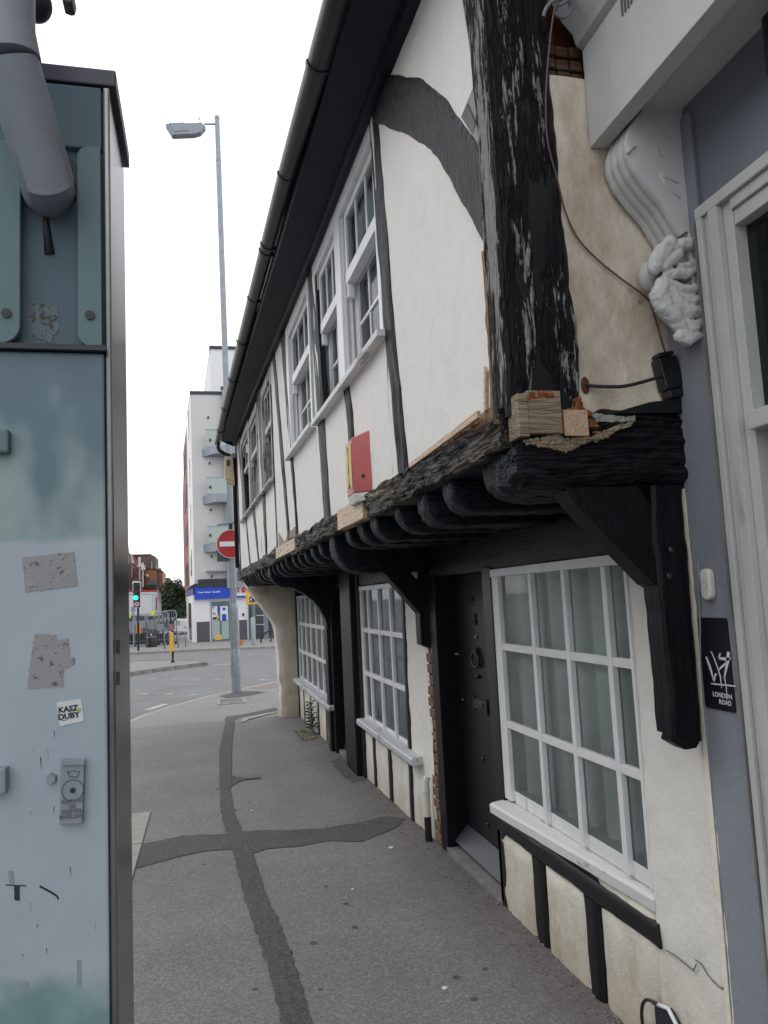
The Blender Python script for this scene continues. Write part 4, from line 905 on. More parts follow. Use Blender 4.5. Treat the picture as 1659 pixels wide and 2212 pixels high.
# ================================================================== things fixed on the house
# red alarm box
ay0, ay1, az0, az1 = 3.98, 4.27, 2.195, 2.555
def onU(q): 
    d = ray(*q); t = (.92 + .026 * 2.1) / (d.x + .026 * d.y); return CAM + d * t
ab = thing('alarm_box', 'faded red burglar alarm box with a yellow lettered side on the jettied wall', 'alarm box', UU(4.1, 2.2))
# body: wedge, lettered flank faces the viewer's left
yb0, yb1 = 3.80, 4.06
p = [UU(3.93, 0, 0), UU(4.32, 0, 0), UU(4.24, 0, .085), UU(4.03, 0, .105)]
p = [UU(3.86, 0, .0), UU(4.16, 0, .0), UU(4.13, 0, .075), UU(3.93, 0, .085)]
zb, zt = 2.15, 2.475
vs = [Vector((q.x, q.y, zb)) for q in p] + [Vector((q.x, q.y, zt - (.0 if i < 2 else .03))) for i, q in enumerate(p)]
MB().add(vs, [(3, 2, 1, 0), (4, 5, 6, 7), (0, 1, 5, 4), (1, 2, 6, 5), (2, 3, 7, 6), (3, 0, 4, 7)]).build('cover', 'red', ab, bevel=.008, seg=3, smooth=True, auto=True)
vs2 = [Vector((q.x, q.y, zb - .002)) for q in p] + [Vector((lerp(q.x, p[0].x, .18), q.y, zb - .045)) for q in p]
MB().add(vs2, [(0, 1, 2, 3), (7, 6, 5, 4), (0, 4, 5, 1), (1, 5, 6, 2), (2, 6, 7, 3), (3, 7, 4, 0)]).build('base', 'plastic', ab, bevel=.004)
# left (front) face carries the label: between p[2] and p[3]
e1 = (p[3] - p[2]).normalized(); nf = Vector((-e1.y, e1.x, 0)) if Vector((-e1.y, e1.x, 0)).x < 0 else Vector((e1.y, -e1.x, 0))
c0 = p[2] + nf * .002 + e1 * .006
# label strip on the street face
L0 = p[2] + e1 * .012 + nf * .002; L1 = p[3] - e1 * .012 + nf * .002
MB().prism([Vector((L0.x, L0.y, zb + .03)), Vector((L1.x, L1.y, zb + .03)), Vector((L1.x, L1.y, zt - .06)), Vector((L0.x, L0.y, zt - .06))], nf * .0015).build('label', 'labely', ab)
mid = (L0 + L1) / 2 + nf * .0025
for i, ch in enumerate('WESTRONICS'):
    text('lettering', ch, 'ink', ab, Vector((mid.x, mid.y, zt - .085 - i * .0205)), e1, (0, 0, 1), .030, .0004, bold=.0012)
for i, s in enumerate(('READING', 'HODDESDON')):
    text('lettering', s, 'ink', ab, Vector((mid.x, mid.y, zb + .052 - i * .014)), e1, (0, 0, 1), .0125, .0004, bold=.0004)
MB().disc(p[0].lerp(p[3], .45) + Vector((0, -.002, 2.235)), (p[0] - p[3]).cross(Vector((0, 0, 1))) * (1 if (p[0] - p[3]).cross(Vector((0, 0, 1))).y < 0 else -1), .010, .004, 14).build('bolt', 'darkmetal', ab)
# cream alarm box near the far eave
cb = thing('siren_box', 'cream louvred box fixed to the far end of the house below the gutter', 'alarm box', (.55, 13.25, 3.9))
A_ = [P(Z4(*q), 13.25) for q in ((975, 1170), (1055, 1130), (1073, 1382), (990, 1345))]
A_ = [P(Z4(*q), 13.2) for q in ((978, 1165), (1057, 1130), (1074, 1372), (988, 1338))]
MB().prism(A_, (0, .16, 0)).build('cover', 'creambox', cb, bevel=.012)
for k in range(5):
    a = P(Z4(1002, 1182 + k * 10), 13.19); b = P(Z4(1032, 1178 + k * 10), 13.19); MB().prism([a, b, b + Vector((0, 0, -.014)), a + Vector((0, 0, -.014))], (0, .012, 0)).build('slot', 'darkmetal', cb)
a = P(Z4(988, 1340), 13.19); b = P(Z4(1074, 1372), 13.19)
MB().prism([a, b, b + Vector((0, 0, -.06)), a + Vector((.03, 0, -.05))], (0, .15, 0)).build('base', 'creambox', cb, bevel=.008)
# waste pipe at the foot of the wall strip
wp = thing('waste_pipe', 'short white pipe stub with a black foot at the wall beside the near door', 'pipe', (1.43, 5.2, -.03))
a = XP(Z7(1412, 2000), 1.435); 
yw = a.y
MB().tube([(1.435, yw, gz(yw)), (1.435, yw, .13)], .024, 14).build('lower_pipe', 'blackpl', wp, smooth=True, auto=True)
MB().tube([(1.435, yw, .13), (1.435, yw, .30), (1.437, yw, .36), (1.45, yw, .385)], .024, 14).build('upper_pipe', 'plastic', wp, smooth=True, auto=True)
MB().tube([(1.435, yw, .285), (1.435, yw, .30)], .029, 14).build('collar', 'plastic', wp, smooth=True, auto=True)
# cables
def cable(name, pts, r, mat, label, cat='cable'):
    pts = resample(pts, max(12, len(pts) * 4)); 
    return tag(MB().tube(pts, r, 8).build(name, mat, None, smooth=True), label, cat)
FL = lambda q, o=.012: P(q, YF - o)
def sm_(pts):
    out = []; n = len(pts)
    for i in range(n - 1):
        p0, p1, p2, p3 = pts[max(0, i - 1)], pts[i], pts[i + 1], pts[min(n - 1, i + 2)]
        for k in range(6):
            t = k / 6; out.append(.5 * ((2 * p1) + (p2 - p0) * t + (2 * p0 - 5 * p1 + 4 * p2 - p3) * t * t + (3 * p1 - p0 - 3 * p2 + p3) * t ** 3))
    return out + [pts[-1]]
cable('hanging_cable', sm_([FL(ZH(1370, 0), .10), FL(ZH(1335, 100), .09), FL(ZH(1300, 400), .08), FL(ZH(1285, 700), .06), FL(ZH(1300, 950), .045), FL(ZH(1360, 1180), .03), FL(ZC(240, 1330), .012), FL(ZC(320, 1500), .012), FL(ZC(450, 1640), .012), FL(ZC(600, 1760), .012), FL(ZC(760, 1880), .012), FL(ZC(790, 1950), .012), FL(ZC(860, 2190), .012), FL(ZS(1120, 130), .014)]), .0030, 'wireb', 'brown cable looping down from the corner post over the cream flank wall')
cable('cable_stub', sm_([FL(ZS(705, 300), .012), FL(ZS(730, 312), .02), FL(ZS(820, 317), .03), FL(ZS(900, 315), .035), FL(ZS(980, 298), .04), FL(ZS(1105, 262), .045)]), .0055, 'wire', 'short cut black cable sticking out of the cream flank wall')
tag(MB().ball(FL(ZS(700, 310), .004), .014, 8, (1, .5, 2)).build('rusty_bracket', 'rust', None, smooth=True), 'rusty iron stub where the cut cable leaves the wall', 'bracket')
jb = thing('junction_box', 'black cable joint box hanging above the end beam', 'junction box', FL(ZS(1160, 250)))
a, b = FL(ZS(1125, 130), .05), FL(ZS(1190, 370), .05); dv = (b - a).normalized(); sd_ = Vector((dv.z, 0, -dv.x)) * .034
for t0, t1, w in ((0, .10, .8), (.11, .80, 1.), (.81, 1., .85)):
    a1, b1 = a.lerp(b, t0), a.lerp(b, t1); MB().prism([a1 - sd_ * w, b1 - sd_ * w, b1 + sd_ * w, a1 + sd_ * w], (0, .045, 0)).build('housing', 'blackpl', jb, bevel=.006)
cable('wall_cable', sm_([P(ZS(1195, 370), YF - .03), P(ZS(1250, 520), YF - .035), P(ZS(1272, 640), YF - .04), P(ZS(1280, 900), YF - .04), P(ZS(1290, 1200), YF - .04), P(ZS(1300, 1440), YF - .04), Vector((1.467, 2.085, 1.3)), Vector((1.469, 2.09, .9)), Vector((1.468, 2.092, .5)), Vector((1.468, 2.10, 0.))]), .0042, 'wireg', 'grey cable clipped down the joint between the house and the shop')
cable('looped_wires', sm_([FL(ZH(1270, 110), .07), FL(ZH(1290, 50), .08), FL(ZH(1340, 5), .09), FL(ZH(1420, 0), .09), FL(ZH(1450, 50), .08), FL(ZH(1420, 110), .07), FL(ZH(1360, 100), .07), FL(ZH(1350, 50), .08), FL(ZH(1400, 20), .09), FL(ZH(1480, -30), .1)]), .006, 'wireg', 'tangle of grey wires at the top of the corner post')
# pot hole vent with rim at the wall foot
vt = thing('wall_vent', 'broken dark vent opening with a white edge low in the near wall', 'vent', (1.47, 2.43, .08))
MB().prism([(1.47, 2.50, .19), (1.47, 2.41, .215), (1.47, 2.33, .16), (1.47, 2.31, -.0), (1.47, 2.50, -.0)], (-.012, 0, 0)).build('opening', 'darkmetal', vt)
MB().tube([(1.455, 2.50, .192), (1.455, 2.41, .217), (1.455, 2.36, .18), (1.455, 2.33, .10), (1.455, 2.31, .0)], .007, 8).build('rim', 'white', vt, smooth=True)
cable('loop_cable', sm_([Vector((1.45, 2.47, .205)), Vector((1.44, 2.52, .195)), Vector((1.44, 2.555, .14)), Vector((1.44, 2.55, .05)), Vector((1.44, 2.53, -.0))]), .006, 'wire', 'black cable looping out of the low wall vent')
# crack in the plaster
cr = [XP(ZQ(*q), XW - .006) for q in ((710, 200), (780, 240), (860, 300), (920, 350), (965, 388), (980, 360), (990, 332))]; cr2 = [XP(ZQ(*q), XW - .006) for q in ((985, 290), (1035, 325), (1100, 430), (1160, 500), (1215, 548), (1290, 560))]
mb = MB(); mb.tube(cr, .0022, 5); mb.tube(cr2, .0022, 5); mb.build('crack', 'kerbd', H)
# weeds
def weed(name, base, h, n, label, mat='leafg', spread=.05, leaf=.05, group=None):
    t = thing(name, label, 'weed', base, group); b = Vector(base)
    stem = [b, b + Vector((-.01, 0, h * .5)), b + Vector((-.03, .01, h))]; MB().tube(stem, [.006, .005, .003], 6).build('stem', mat, t)
    mb = MB()
    for i in range(n):
        f = .1 + .9 * i / n; p_ = b + Vector((-.03 * f, 0, h * f)); a = i * 2.4; L = leaf * (.7 + .6 * random.random()) * (1.2 - f * .5)
        d_ = Vector((math.cos(a) * .9 - .3, math.sin(a), .35 * random.random() + .1)).normalized(); s_ = d_.cross(Vector((0, 0, 1))).normalized() * L * .24
        mb.add([p_, p_ + d_ * L * .5 + s_ + Vector((0, 0, .01)), p_ + d_ * L - Vector((0, 0, .012)), p_ + d_ * L * .5 - s_ + Vector((0, 0, .01))], [(0, 1, 2, 3)])
    stuff(mb.build('leaves', mat, t)); return t
a = XP(Z7(620, 1240), 1.43); weed('weed', (1.41, a.y, gz(a.y)), .42, 60, 'tall green weed against the wall below the third window', leaf=.11)
mb = MB()
for i in range(260):
    x = 1.20 + .2 * random.random(); y = 9.9 + 1.0 * random.random(); p_ = Vector((x, y, gz(y) + .003)); a = random.random() * 6.28; L = .03 + .04 * random.random()
    d_ = Vector((math.cos(a), math.sin(a), .25)).normalized(); s_ = Vector((-math.sin(a), math.cos(a), 0)) * L * .22
    mb.add([p_, p_ + d_ * L * .5 + s_, p_ + d_ * L, p_ + d_ * L * .5 - s_], [(0, 1, 2, 3)])
o = stuff(mb.build('ground_weeds', 'leafp')); o['label'] = 'low weeds creeping from the wall foot over the asphalt'
# wall foot dirt and scraps
mb = MB()
for i in range(500):
    y = 2.6 + 9 * random.random() ** 1.4; x = 1.47 - .16 * random.random() ** 2.2; r = .003 + .006 * random.random(); mb.ball((x, y, gz(y) + r * .3), r, 3, (1, 1.4, .6))
o = stuff(mb.build('grit', 'kerbd')); o['label'] = 'grit gathered along the foot of the wall'
for q, s, lab in (((1268, 433), .016, 'flat white scrap lying on the asphalt near the waste pipe'), ((1093, 623), .008, 'white scrap alone in the middle of the pavement'), ((1513, 1075), .011, 'white scrap near the bottom edge of the view'), ((633, 263), .008, 'white dot of litter beyond the crossing trench')):
    g_ = G(reg(450, 3000, 1.1441)(*q)); tag(MB().disc(g_ + Vector((0, 0, .001)), (0, 0, 1), s, .004, 7).build('litter', 'whiteprint', None), lab, 'litter')
mb = MB()
for i in range(26):
    x, y = 1.25 * random.random() - .1, 2.7 + 6 * random.random() ** 1.5
    mb.disc((x, y, gz(y) + .0005), (0, 0, 1), .009 + .010 * random.random(), .0009, 9)
o = stuff(mb.build('gum_spots', 'trench2')); o['label'] = 'dark trodden spots on the asphalt'

# ================================================================== SHOP NEXT DOOR
S = thing('shop', 'neighbouring shop front with grey pilaster, white scroll bracket and heavy white fascia', 'shop', (1.48, 1.2, 0))
mb = MB(); mb.grid(6, 60, lambda u, v: Vector((XW - .012 + .002 * nz((u * 3, v * 30, 3)), lerp(1.897, 2.092, u), lerp(-.02, 3.0, v)))); mb.build('pilaster', 'grey', S, smooth=True)
MB().box(XW - .0105, 1.7, 1.902, 2.09, -.02, 3.02).build('pilaster', 'grey', S)
MB().box(XW - .034, XW, 1.896, 1.901, 0, 2.66).build('sealant', 'kerbd', S)
# edge where the cream plaster breaks off
mb = MB(); n_ = 90
for i in range(n_ + 1):
    z = lerp(-.02, 1.89, i / n_); w = .004 * nz((z * 22, 0, 0)) + .006 * nz((z * 8, 4, 0)); mb.v += [(XW - .008 - .004, 2.122, z), (XW - .020 - .006 * abs(nz((z * 30, 1, 0))), 2.105, z), (XW - .012, 2.086 + w, z)]
mb.f += [(3 * i + j, 3 * i + j + 1, 3 * i + j + 4, 3 * i + j + 3) for i in range(n_) for j in range(2)]
mb.build('render_edge', 'flank', S, smooth=True)
MB().box(1.5, 6, -3, 2.09, 3.06, 8).build('upper_wall', 'brickr', S)
# joinery round the display window
for (y0, y1, x, m_) in ((1.870, 1.895, .0, 'frame'), (1.840, 1.870, .012, 'frame'), (1.80, 1.840, .0, 'frame'), (1.76, 1.80, .02, 'frame')):
    MB().box(XW - .03 + x, XW + .06, y0, y1 - .001, 0.05, 2.665).build('window_frame', m_, S, bevel=.003)
for (z0, z1, x) in ((2.665, 2.70, 0.), (2.63, 2.664, .012), (2.585, 2.629, .022)): MB().box(XW - .03 + x, XW + .06, -2.9, 1.758 if z1 < 2.665 else 1.895, z0, z1).build('window_head', 'frame', S, bevel=.003)
MB().box(XW - .035, XW + .06, -2.9, 1.758, 2.0, 2.05).build('transom', 'frame', S, bevel=.004)
MB().quad((XW + .03, -2.9, .3), (XW + .03, 1.8, .3), (XW + .03, 1.8, 2.0), (XW + .03, -2.9, 2.0)).build('pane', 'glassd', S)
MB().quad((XW + .03, -2.9, 2.05), (XW + .03, 1.8, 2.05), (XW + .03, 1.8, 2.6), (XW + .03, -2.9, 2.6)).build('pane', 'glassd', S)
MB().box(XW + .6, XW + .62, -3, 2.0, 0, 3).build('shop_interior', 'curtain', S)
MB().box(XW - .02, XW + .05, -2.9, 1.758, 0, .3).build('stall_riser', 'grey', S)
MB().box(XW + .0, XW + .10, -2.9, 1.952, 2.70, 3.06).build('fascia_board', 'greyboard', S)
MB().box(1.245, 1.50, -2.9, 1.955, 3.055, 3.07).build('fascia_soffit', 'shopwhite', S)
MB().prism([(1.252, 1.955, 3.07), (1.252, 2.095, 3.0), (1.252, 2.095, 3.335), (1.252, 1.955, 3.335)], (.24, 0, 0)).build('fascia_return', 'shopwhite', S, bevel=.003)
MB().box(1.244, 1.30, -2.9, 1.956, 3.0, 3.335).build('fascia', 'shopwhite', S, bevel=.003)
MB().box(1.244, 1.30, 1.957, 2.096, 3.0, 3.335).build('fascia', 'shopwhite', S, bevel=.003)
prof = [(1.25, 3.336), (1.225, 3.35), (1.215, 3.39), (1.18, 3.43), (1.165, 3.47), (1.12, 3.52), (1.10, 3.56), (1.10, 3.62), (1.6, 3.70), (1.6, 3.336)]
MB().prism([(x, -2.9, z) for x, z in prof], (0, 5.0, 0)).build('cornice', 'shopwhite', S, bevel=.004, smooth=True, auto=True)
for k in range(26): MB().box(1.2405, 1.244, 1.45 + k * .016, 1.457 + k * .016, 3.265, 3.315).build('vent_slot', 'kerbd', S)
# tubular lamp
lp = [P((1648, 105), 1.55), P((1656, 205), 1.55)]
a = XP((1645, 110), 1.40); b = XP((1652, 196), 1.40)
sl = thing('shop_spotlight', 'black tube lamp on the grey fascia board of the shop', 'lamp', a)
MB().tube([Vector((1.43, a.y - .02, 3.0)), Vector((1.43, a.y - .02, 2.84))], .03, 18).build('tube', 'blackpl', sl, smooth=True, auto=True)
MB().ring((1.43, a.y - .02, 2.84), (0, 0, 1), .027, .003, 18, 6).build('rim', 'greyboard', sl, smooth=True)
MB().box(1.43, 1.48, a.y - .03, a.y - .01, 2.92, 2.94).build('arm', 'blackpl', sl)
# scroll bracket
def C2(x, y, Y=YF): p_ = P(ZC(x, y), Y); return (p_.x, p_.z)
fo = [C2(*q) for q in ((600, 840), (545, 905), (500, 975), (475, 1050), (478, 1130), (520, 1225), (600, 1330), (690, 1430), (750, 1530), (800, 1610))]
fo = resample([Vector((x, 0, z)) for x, z in fo], 44)
y0, y1 = 1.945, 2.088; nv = 28; mb = MB(); vs = []
for i, p_ in enumerate(fo):
    d_ = (fo[min(i + 1, 44)] - fo[max(i - 1, 0)]).normalized(); nn = Vector((d_.z, 0, -d_.x)); nn = nn if nn.x < 0 else -nn
    vs.append((XW + .01, y0, p_.z - .02 * 0))
    for j in range(nv + 1):
        f = j / nv; rib = .010 * abs(math.sin(f * PI * 4)) ** .6; edge = .008 * (1 if .02 < f < .98 else 0)
        q_ = p_ + nn * (rib + edge - .012); vs.append((q_.x, lerp(y0, y1, f), q_.z))
k = nv + 2; mb.add(vs, [(i * k + j, i * k + j + 1, (i + 1) * k + j + 1, (i + 1) * k + j) for i in range(44) for j in range(k - 1)])
cs = mb.build('scroll_bracket', 'shopwhite', S, smooth=True, auto=True)
MB().prism([(fo[0].x, y0, fo[0].z), (fo[0].x - .0, y1, fo[0].z), (XW, y1, 3.07), (XW, y0, 3.07)], (0, 0, .001)).build('bracket_top', 'shopwhite', S)
MB().prism([(1.345, y0 + .002, 3.055), (1.50, y0 + .002, 3.055), (1.50, y0 + .002, 2.96), (1.34, y0 + .002, 3.0)], (0, .13, 0)).build('bracket_top', 'shopwhite', S)
# acanthus relief on the near side and the carved drop below
def spiral(c, r0, r1, turns, y, th=.006, a0=0, sgn=1):
    pts = []
    for i in range(26): t = i / 25; a = a0 + sgn * turns * 2 * PI * t; r = lerp(r0, r1, t); pts.append(Vector((c[0] + r * math.cos(a), y, c[1] + r * math.sin(a))))
    return pts
PN = lambda x, y: P(ZC(x, y), y0)
for pts, rs in ((((815, 920), (820, 960), (850, 990)), [.002, .005, .002]), (((830, 1085), (860, 1110), (900, 1125), (950, 1155)), [.003, .006, .005, .003]), (((840, 1100), (880, 1170), (920, 1215), (965, 1250)), [.003, .005, .004, .003]), (((760, 870), (800, 840), (860, 840), (905, 880)), [.002, .004, .004, .002]), (((630, 965), (650, 940), (685, 925)), [.004, .007, .003])):
    MB().tube([PN(*q) for q in pts], rs, 6).build('leaf_relief', 'shopwhite', S, smooth=True)
mb = MB(); CS = lambda x, y, o=0.: P(ZC(x, y), y0 + o)
def cap(mb, pts, rs, o=0., n=12): mb.tube([CS(x, y, o) for x, y in pts], rs, n); mb.ball(CS(*pts[0], o), rs[0], 6); mb.ball(CS(*pts[-1], o), rs[-1], 6)
# acanthus head: stacked curling lobes across the bracket
for o in (.0, .045, .09, .125):
    cap(mb, [(900, 1530), (850, 1590), (815, 1640), (800, 1690)], [.022, .026, .024, .020], o); cap(mb, [(850, 1790), (830, 1850), (865, 1930), (930, 2010), (985, 2080)], [.022, .028, .030, .026, .018], o)
    cap(mb, [(960, 2120), (1010, 2140), (1060, 2110)], [.018, .022, .016], o)
cap(mb, [(880, 1590), (960, 1545), (1060, 1540), (1090, 1600), (1080, 1660), (960, 1680)], [.014, .022, .024, .024, .018, .010], 0)
cap(mb, [(860, 1680), (900, 1640), (960, 1600)], [.016, .020, .016], -.004); cap(mb, [(870, 1740), (930, 1720), (1010, 1725), (1085, 1690)], [.014, .017, .014, .010], -.002)
cap(mb, [(890, 1790), (960, 1820), (1040, 1825), (1100, 1800)], [.016, .016, .015, .010], -.002); cap(mb, [(900, 1840), (950, 1920), (1010, 1970), (1110, 1960)], [.020, .026, .024, .014], 0)
cap(mb, [(960, 1880), (1040, 1900), (1110, 1890)], [.018, .020, .016], .002); cap(mb, [(1000, 2030), (1060, 2050), (1110, 2030), (1140, 2000)], [.012, .016, .016, .012], 0); cap(mb, [(960, 2110), (1010, 2075), (1080, 2070), (1100, 2110), (1050, 2140)], [.012, .012, .012, .012, .010], -.004)
mb.box(1.46, 1.50, y0, y1, 2.42, 2.75); cap(mb, [(1000, 1480), (1050, 1700), (1080, 1900), (1100, 2080)], [.045, .05, .05, .03], .05); cap(mb, [(920, 1620), (990, 1700), (960, 1850), (1030, 2000)], [.03, .035, .035, .03], .06)
for k in range(0):
    yk = 1570 + k * 100; cap(mb, [(880 + 22 * k * .6, yk), (960 + 14 * k * .6, yk - 22), (1075, yk - 8)], [.006, .009, .005], -.016)
o = mb.build('carved_foliage', 'shopwhite', S, smooth=True); r = o.modifiers.new('fuse', 'REMESH'); r.mode = 'VOXEL'; r.voxel_size = .0032; r.use_smooth_shade = True
r = o.modifiers.new('soft', 'SMOOTH'); r.iterations = 2
tx = bpy.data.textures.new('carve', 'CLOUDS'); tx.noise_scale = .022; r = o.modifiers.new('chips', 'DISPLACE'); r.texture = tx; r.strength = .011; r.mid_level = .5
c = P(ZC(775, 1740), 2.05); MB().ball(c, .036, 12, (1, .9, 1.3)).build('carved_ball', 'shopwhite', S, smooth=True)
# door bell and plaque on the pilaster
bl = thing('door_bell', 'white oval bell push on the grey pilaster above the black plaque', 'door bell', (XW, 2.02, 1.59))
def rrect(y0, y1, z0, z1, r, x, n=6):
    out = []
    for cy, cz, a0 in ((y1 - r, z1 - r, 0), (y0 + r, z1 - r, 90), (y0 + r, z0 + r, 180), (y1 - r, z0 + r, 270)):
        for k in range(n + 1): a = math.radians(a0 + 90 * k / n); out.append((x, cy + r * math.cos(a), cz + r * math.sin(a)))
    return out
xf = XW - .012
MB().prism(rrect(1.982, 2.027, 1.545, 1.637, .021, xf), (-.022, 0, 0)).build('case', 'plastic', bl, bevel=.006, seg=3, smooth=True, auto=True)
MB().ring((xf - .0225, 2.006, 1.588), (1, 0, 0), .0125, .0008, 24, 6).build('button', 'castgrey', bl, smooth=True)
pq = thing('plaque', 'black plaque lettered LONDON ROAD under a white brushed figure on the grey pilaster', 'sign', (XW, 2.01, 1.36))
MB().prism(rrect(1.945, 2.078, 1.225, 1.492, .008, xf), (-.005, 0, 0)).build('board', 'blackpl', pq)
text('lettering', 'LONDON', 'whiteprint', pq, (xf - .0062, 1.993, 1.262), (0, -1, 0), (0, 0, 1), .0195, .0003, bold=.0002)
text('lettering', 'ROAD', 'whiteprint', pq, (xf - .0062, 1.983, 1.243), (0, -1, 0), (0, 0, 1), .0195, .0003, bold=.0002)
def onP(x, y): p_ = XP(ZN(x, y), xf - .006); return p_
def stroke(mb, pts, w):
    pts = [onP(*q) for q in pts]; n = len(pts)
    for i in range(n - 1):
        a, b = pts[i], pts[i + 1]; d_ = (b - a).normalized(); s0 = Vector((0, -d_.z, d_.y)) * w[i]; s1 = Vector((0, -d_.z, d_.y)) * w[i + 1]; mb.prism([a - s0, b - s1, b + s1, a + s0], (-.0008, 0, 0))
mb = MB()
stroke(mb, [(430, 1040), (460, 1120), (495, 1240)], [.003, .005, .002]); stroke(mb, [(470, 995), (510, 1090), (545, 1200), (555, 1290)], [.0015, .002, .0025, .0008])
stroke(mb, [(495, 1240), (505, 1180), (518, 1180)], [.0015, .003, .001]); stroke(mb, [(470, 1255), (668, 1275)], [.0018, .0022])
stroke(mb, [(545, 1010), (530, 1050), (600, 1060), (628, 1050)], [.002, .003, .005, .002]); stroke(mb, [(610, 1000), (605, 1060), (590, 1140), (575, 1215)], [.006, .007, .004, .002])
stroke(mb, [(590, 1090), (545, 1130), (530, 1150)], [.003, .003, .001]); stroke(mb, [(580, 1210), (592, 1290), (598, 1380)], [.002, .0015, .0008])
mb.build('emblem', 'whiteprint', pq)

# ================================================================== STEEL CABINET at the left
YC = 1.30
K = thing('steel_cabinet', 'tall blue grey steel cabinet filling the left edge with peeling sticker marks', 'cabinet', (-.6, YC, 0))
c_ = lambda z_, *q: P(z_(*q), YC)
xr = P(Z2(665, 1200), YC).x; ztop = P((235, 150), YC).z
zl = P(Z1(600, 2200), YC).z
XL = -1.3
MB().box(XL, xr, YC, YC + .26, -.02, zl - .006).build('lower_door', 'cab', K, bevel=.004)
MB().box(XL, xr, YC + .022, YC + .26, zl + .004, ztop - .03).build('back_panel', 'cabup', K)
MB().box(XL, xr + .004, YC - .012, YC + .27, zl - .005, zl + .004).build('seam', 'darkmetal', K)
MB().box(XL, xr + .022, YC + .014, YC + .275, ztop - .02, ztop + .01).build('lid', 'lidnavy', K, bevel=.003)
MB().box(xr + .001, xr + .012, YC + .006, YC + .262, -.02, ztop - .03).build('side_panel', 'cabside', K, bevel=.003)
zu = P(Z1(500, 910), YC).z
MB().box(XL, xr - .002, YC + .008, YC + .05, zu, ztop - .03).build('head_panel', 'cabup', K, bevel=.003)
def rr_xz(x0, x1, z0, z1, r, y, n=6):
    out = []
    for cx_, cz, a0 in ((x1 - r, z1 - r, 0), (x0 + r, z1 - r, 90), (x0 + r, z0 + r, 180), (x1 - r, z0 + r, 270)):
        for k in range(n + 1): a = math.radians(a0 + 90 * k / n); out.append((cx_ + r * math.cos(a), y, cz + r * math.sin(a)))
    return out
x0 = P(Z1(492, 1600), YC).x; x1 = xr - .003; z0 = P(Z1(600, 2180), YC).z
_p = rr_xz(x0, x1, z0, zu - .004, .019, YC - .004)
_p = [(x1, YC - .004, zu - .004)] + _p[7:21] + [(x1, YC - .004, z0)]
MB().prism(_p, (0, .014, 0)).build('cover_strip', 'cabup2', K)
x2 = P(Z1(130, 1600), YC).x
MB().prism(rr_xz(x2 - .16, x2, z0, zu - .004, .03, YC - .004), (0, .014, 0)).build('cover_strip', 'cabup2', K, bevel=.002)
for q in ((42, 1972), (566, 1985)):
    MB().disc(P(Z1(*q), YC - .005), (0, -1, 0), .0075, .003, 14).build('bolt_hole', 'darkmetal', K)
# vent hook and collar where the pipe enters
MB().prism([P(Z1(*q), YC + .016) for q in ((145, 1130), (160, 1240), (230, 1310), (330, 1340), (430, 1310), (480, 1240), (492, 1120), (480, 1030), (430, 1000), (300, 990), (180, 1040))], (0, .004, 0)).build('pipe_slot', 'darkmetal', K)
MB().prism([P(Z1(*q), YC + .012) for q in ((430, 1000), (470, 1010), (490, 1050), (492, 1180), (460, 1130))], (0, .012, 0)).build('hook_plate', 'darkmetal', K)
# residue and sticker marks, lock casting, handle, bolts
def patchp(name, zf, pts, mat, y=.0012, parent=K): return MB().prism([P(zf(*q), YC) for q in pts], (0, -y, 0)).build(name, mat, parent)
def rag(pts, amp=4, n=7, sd=1.):
    out = []; k = len(pts)
    for i, a in enumerate(pts):
        b = pts[(i + 1) % k]
        for j in range(n): f = j / n; out.append((lerp(a[0], b[0], f) + amp * nz((i * 3 + j * .9, sd, 0)), lerp(a[1], b[1], f) + amp * nz((i * 3 + j * .9, sd, 5))))
    return out
patchp('sticker_residue', Z2, rag([(138, 1298), (465, 1260), (488, 1475), (160, 1518)], 8), 'scuff')
patchp('sticker_residue', Z2, rag([(218, 1780), (350, 1780), (355, 1815), (430, 1810), (440, 1930), (470, 1930), (465, 1970), (400, 2000), (398, 2110), (172, 2120), (190, 1960)], 14), 'scuff')
MB().prism([P(Z1(*q), YC + .022) for q in rag([(205, 1900), (360, 1930), (375, 2060), (320, 2160), (200, 2120), (180, 2000)], 30)], (0, -.0012, 0)).build('dirt_residue', 'lichen', K)
for pts, w in (([(300, 1200), (290, 1400), (312, 1600)], .006), ([(160, 2290), (165, 2300)], .001)):
    pp = [P(Z1(*q), YC + .021) for q in pts]; MB().tube(pp, [w, w * .8, w * 1.4][:len(pp)], 6).build('weld_seam', 'darkmetal', K, smooth=True)
for a, b, w in (((62, 1300), (70, 1375), 14), ((100, 1385), (102, 1475), 16), ((470, 1830), (470, 1985), 12), ((148, 1960), (150, 2000), 16)):
    MB().prism([P(Z3(*q), YC) for q in rag([(a[0] - w, a[1]), (a[0] + w, a[1]), (b[0] + w, b[1]), (b[0] - w, b[1])], 5)], (0, -.001, 0)).build('scuff_mark', 'darkmetal' if w == 16 and a[1] < 1500 else 'castgrey', K)
MB().prism([P(Z3(*q), YC) for q in ((35, 1380), (158, 1386), (158, 1392), (35, 1386))], (0, -.001, 0)).build('scuff_mark', 'darkmetal', K)
MB().tube([P(Z3(*q), YC) for q in ((235, 1390), (300, 1425), (340, 1450), (347, 1468))], .0014, 5).build('scuff_mark', 'steel', K)
lk = MB().prism([P(Z3(*q), YC) for q in ((370, 630), (510, 630), (498, 1010), (362, 1015))], (0, -.012, 0)).build('lock_casting', 'castgrey', K, bevel=.002)
MB().prism([P(Z3(*q), YC - .012) for q in ((372, 635), (508, 634), (506, 668), (371, 670))], (0, -.004, 0)).build('ridge', 'plastic' if False else 'castgrey', lk, bevel=.001)
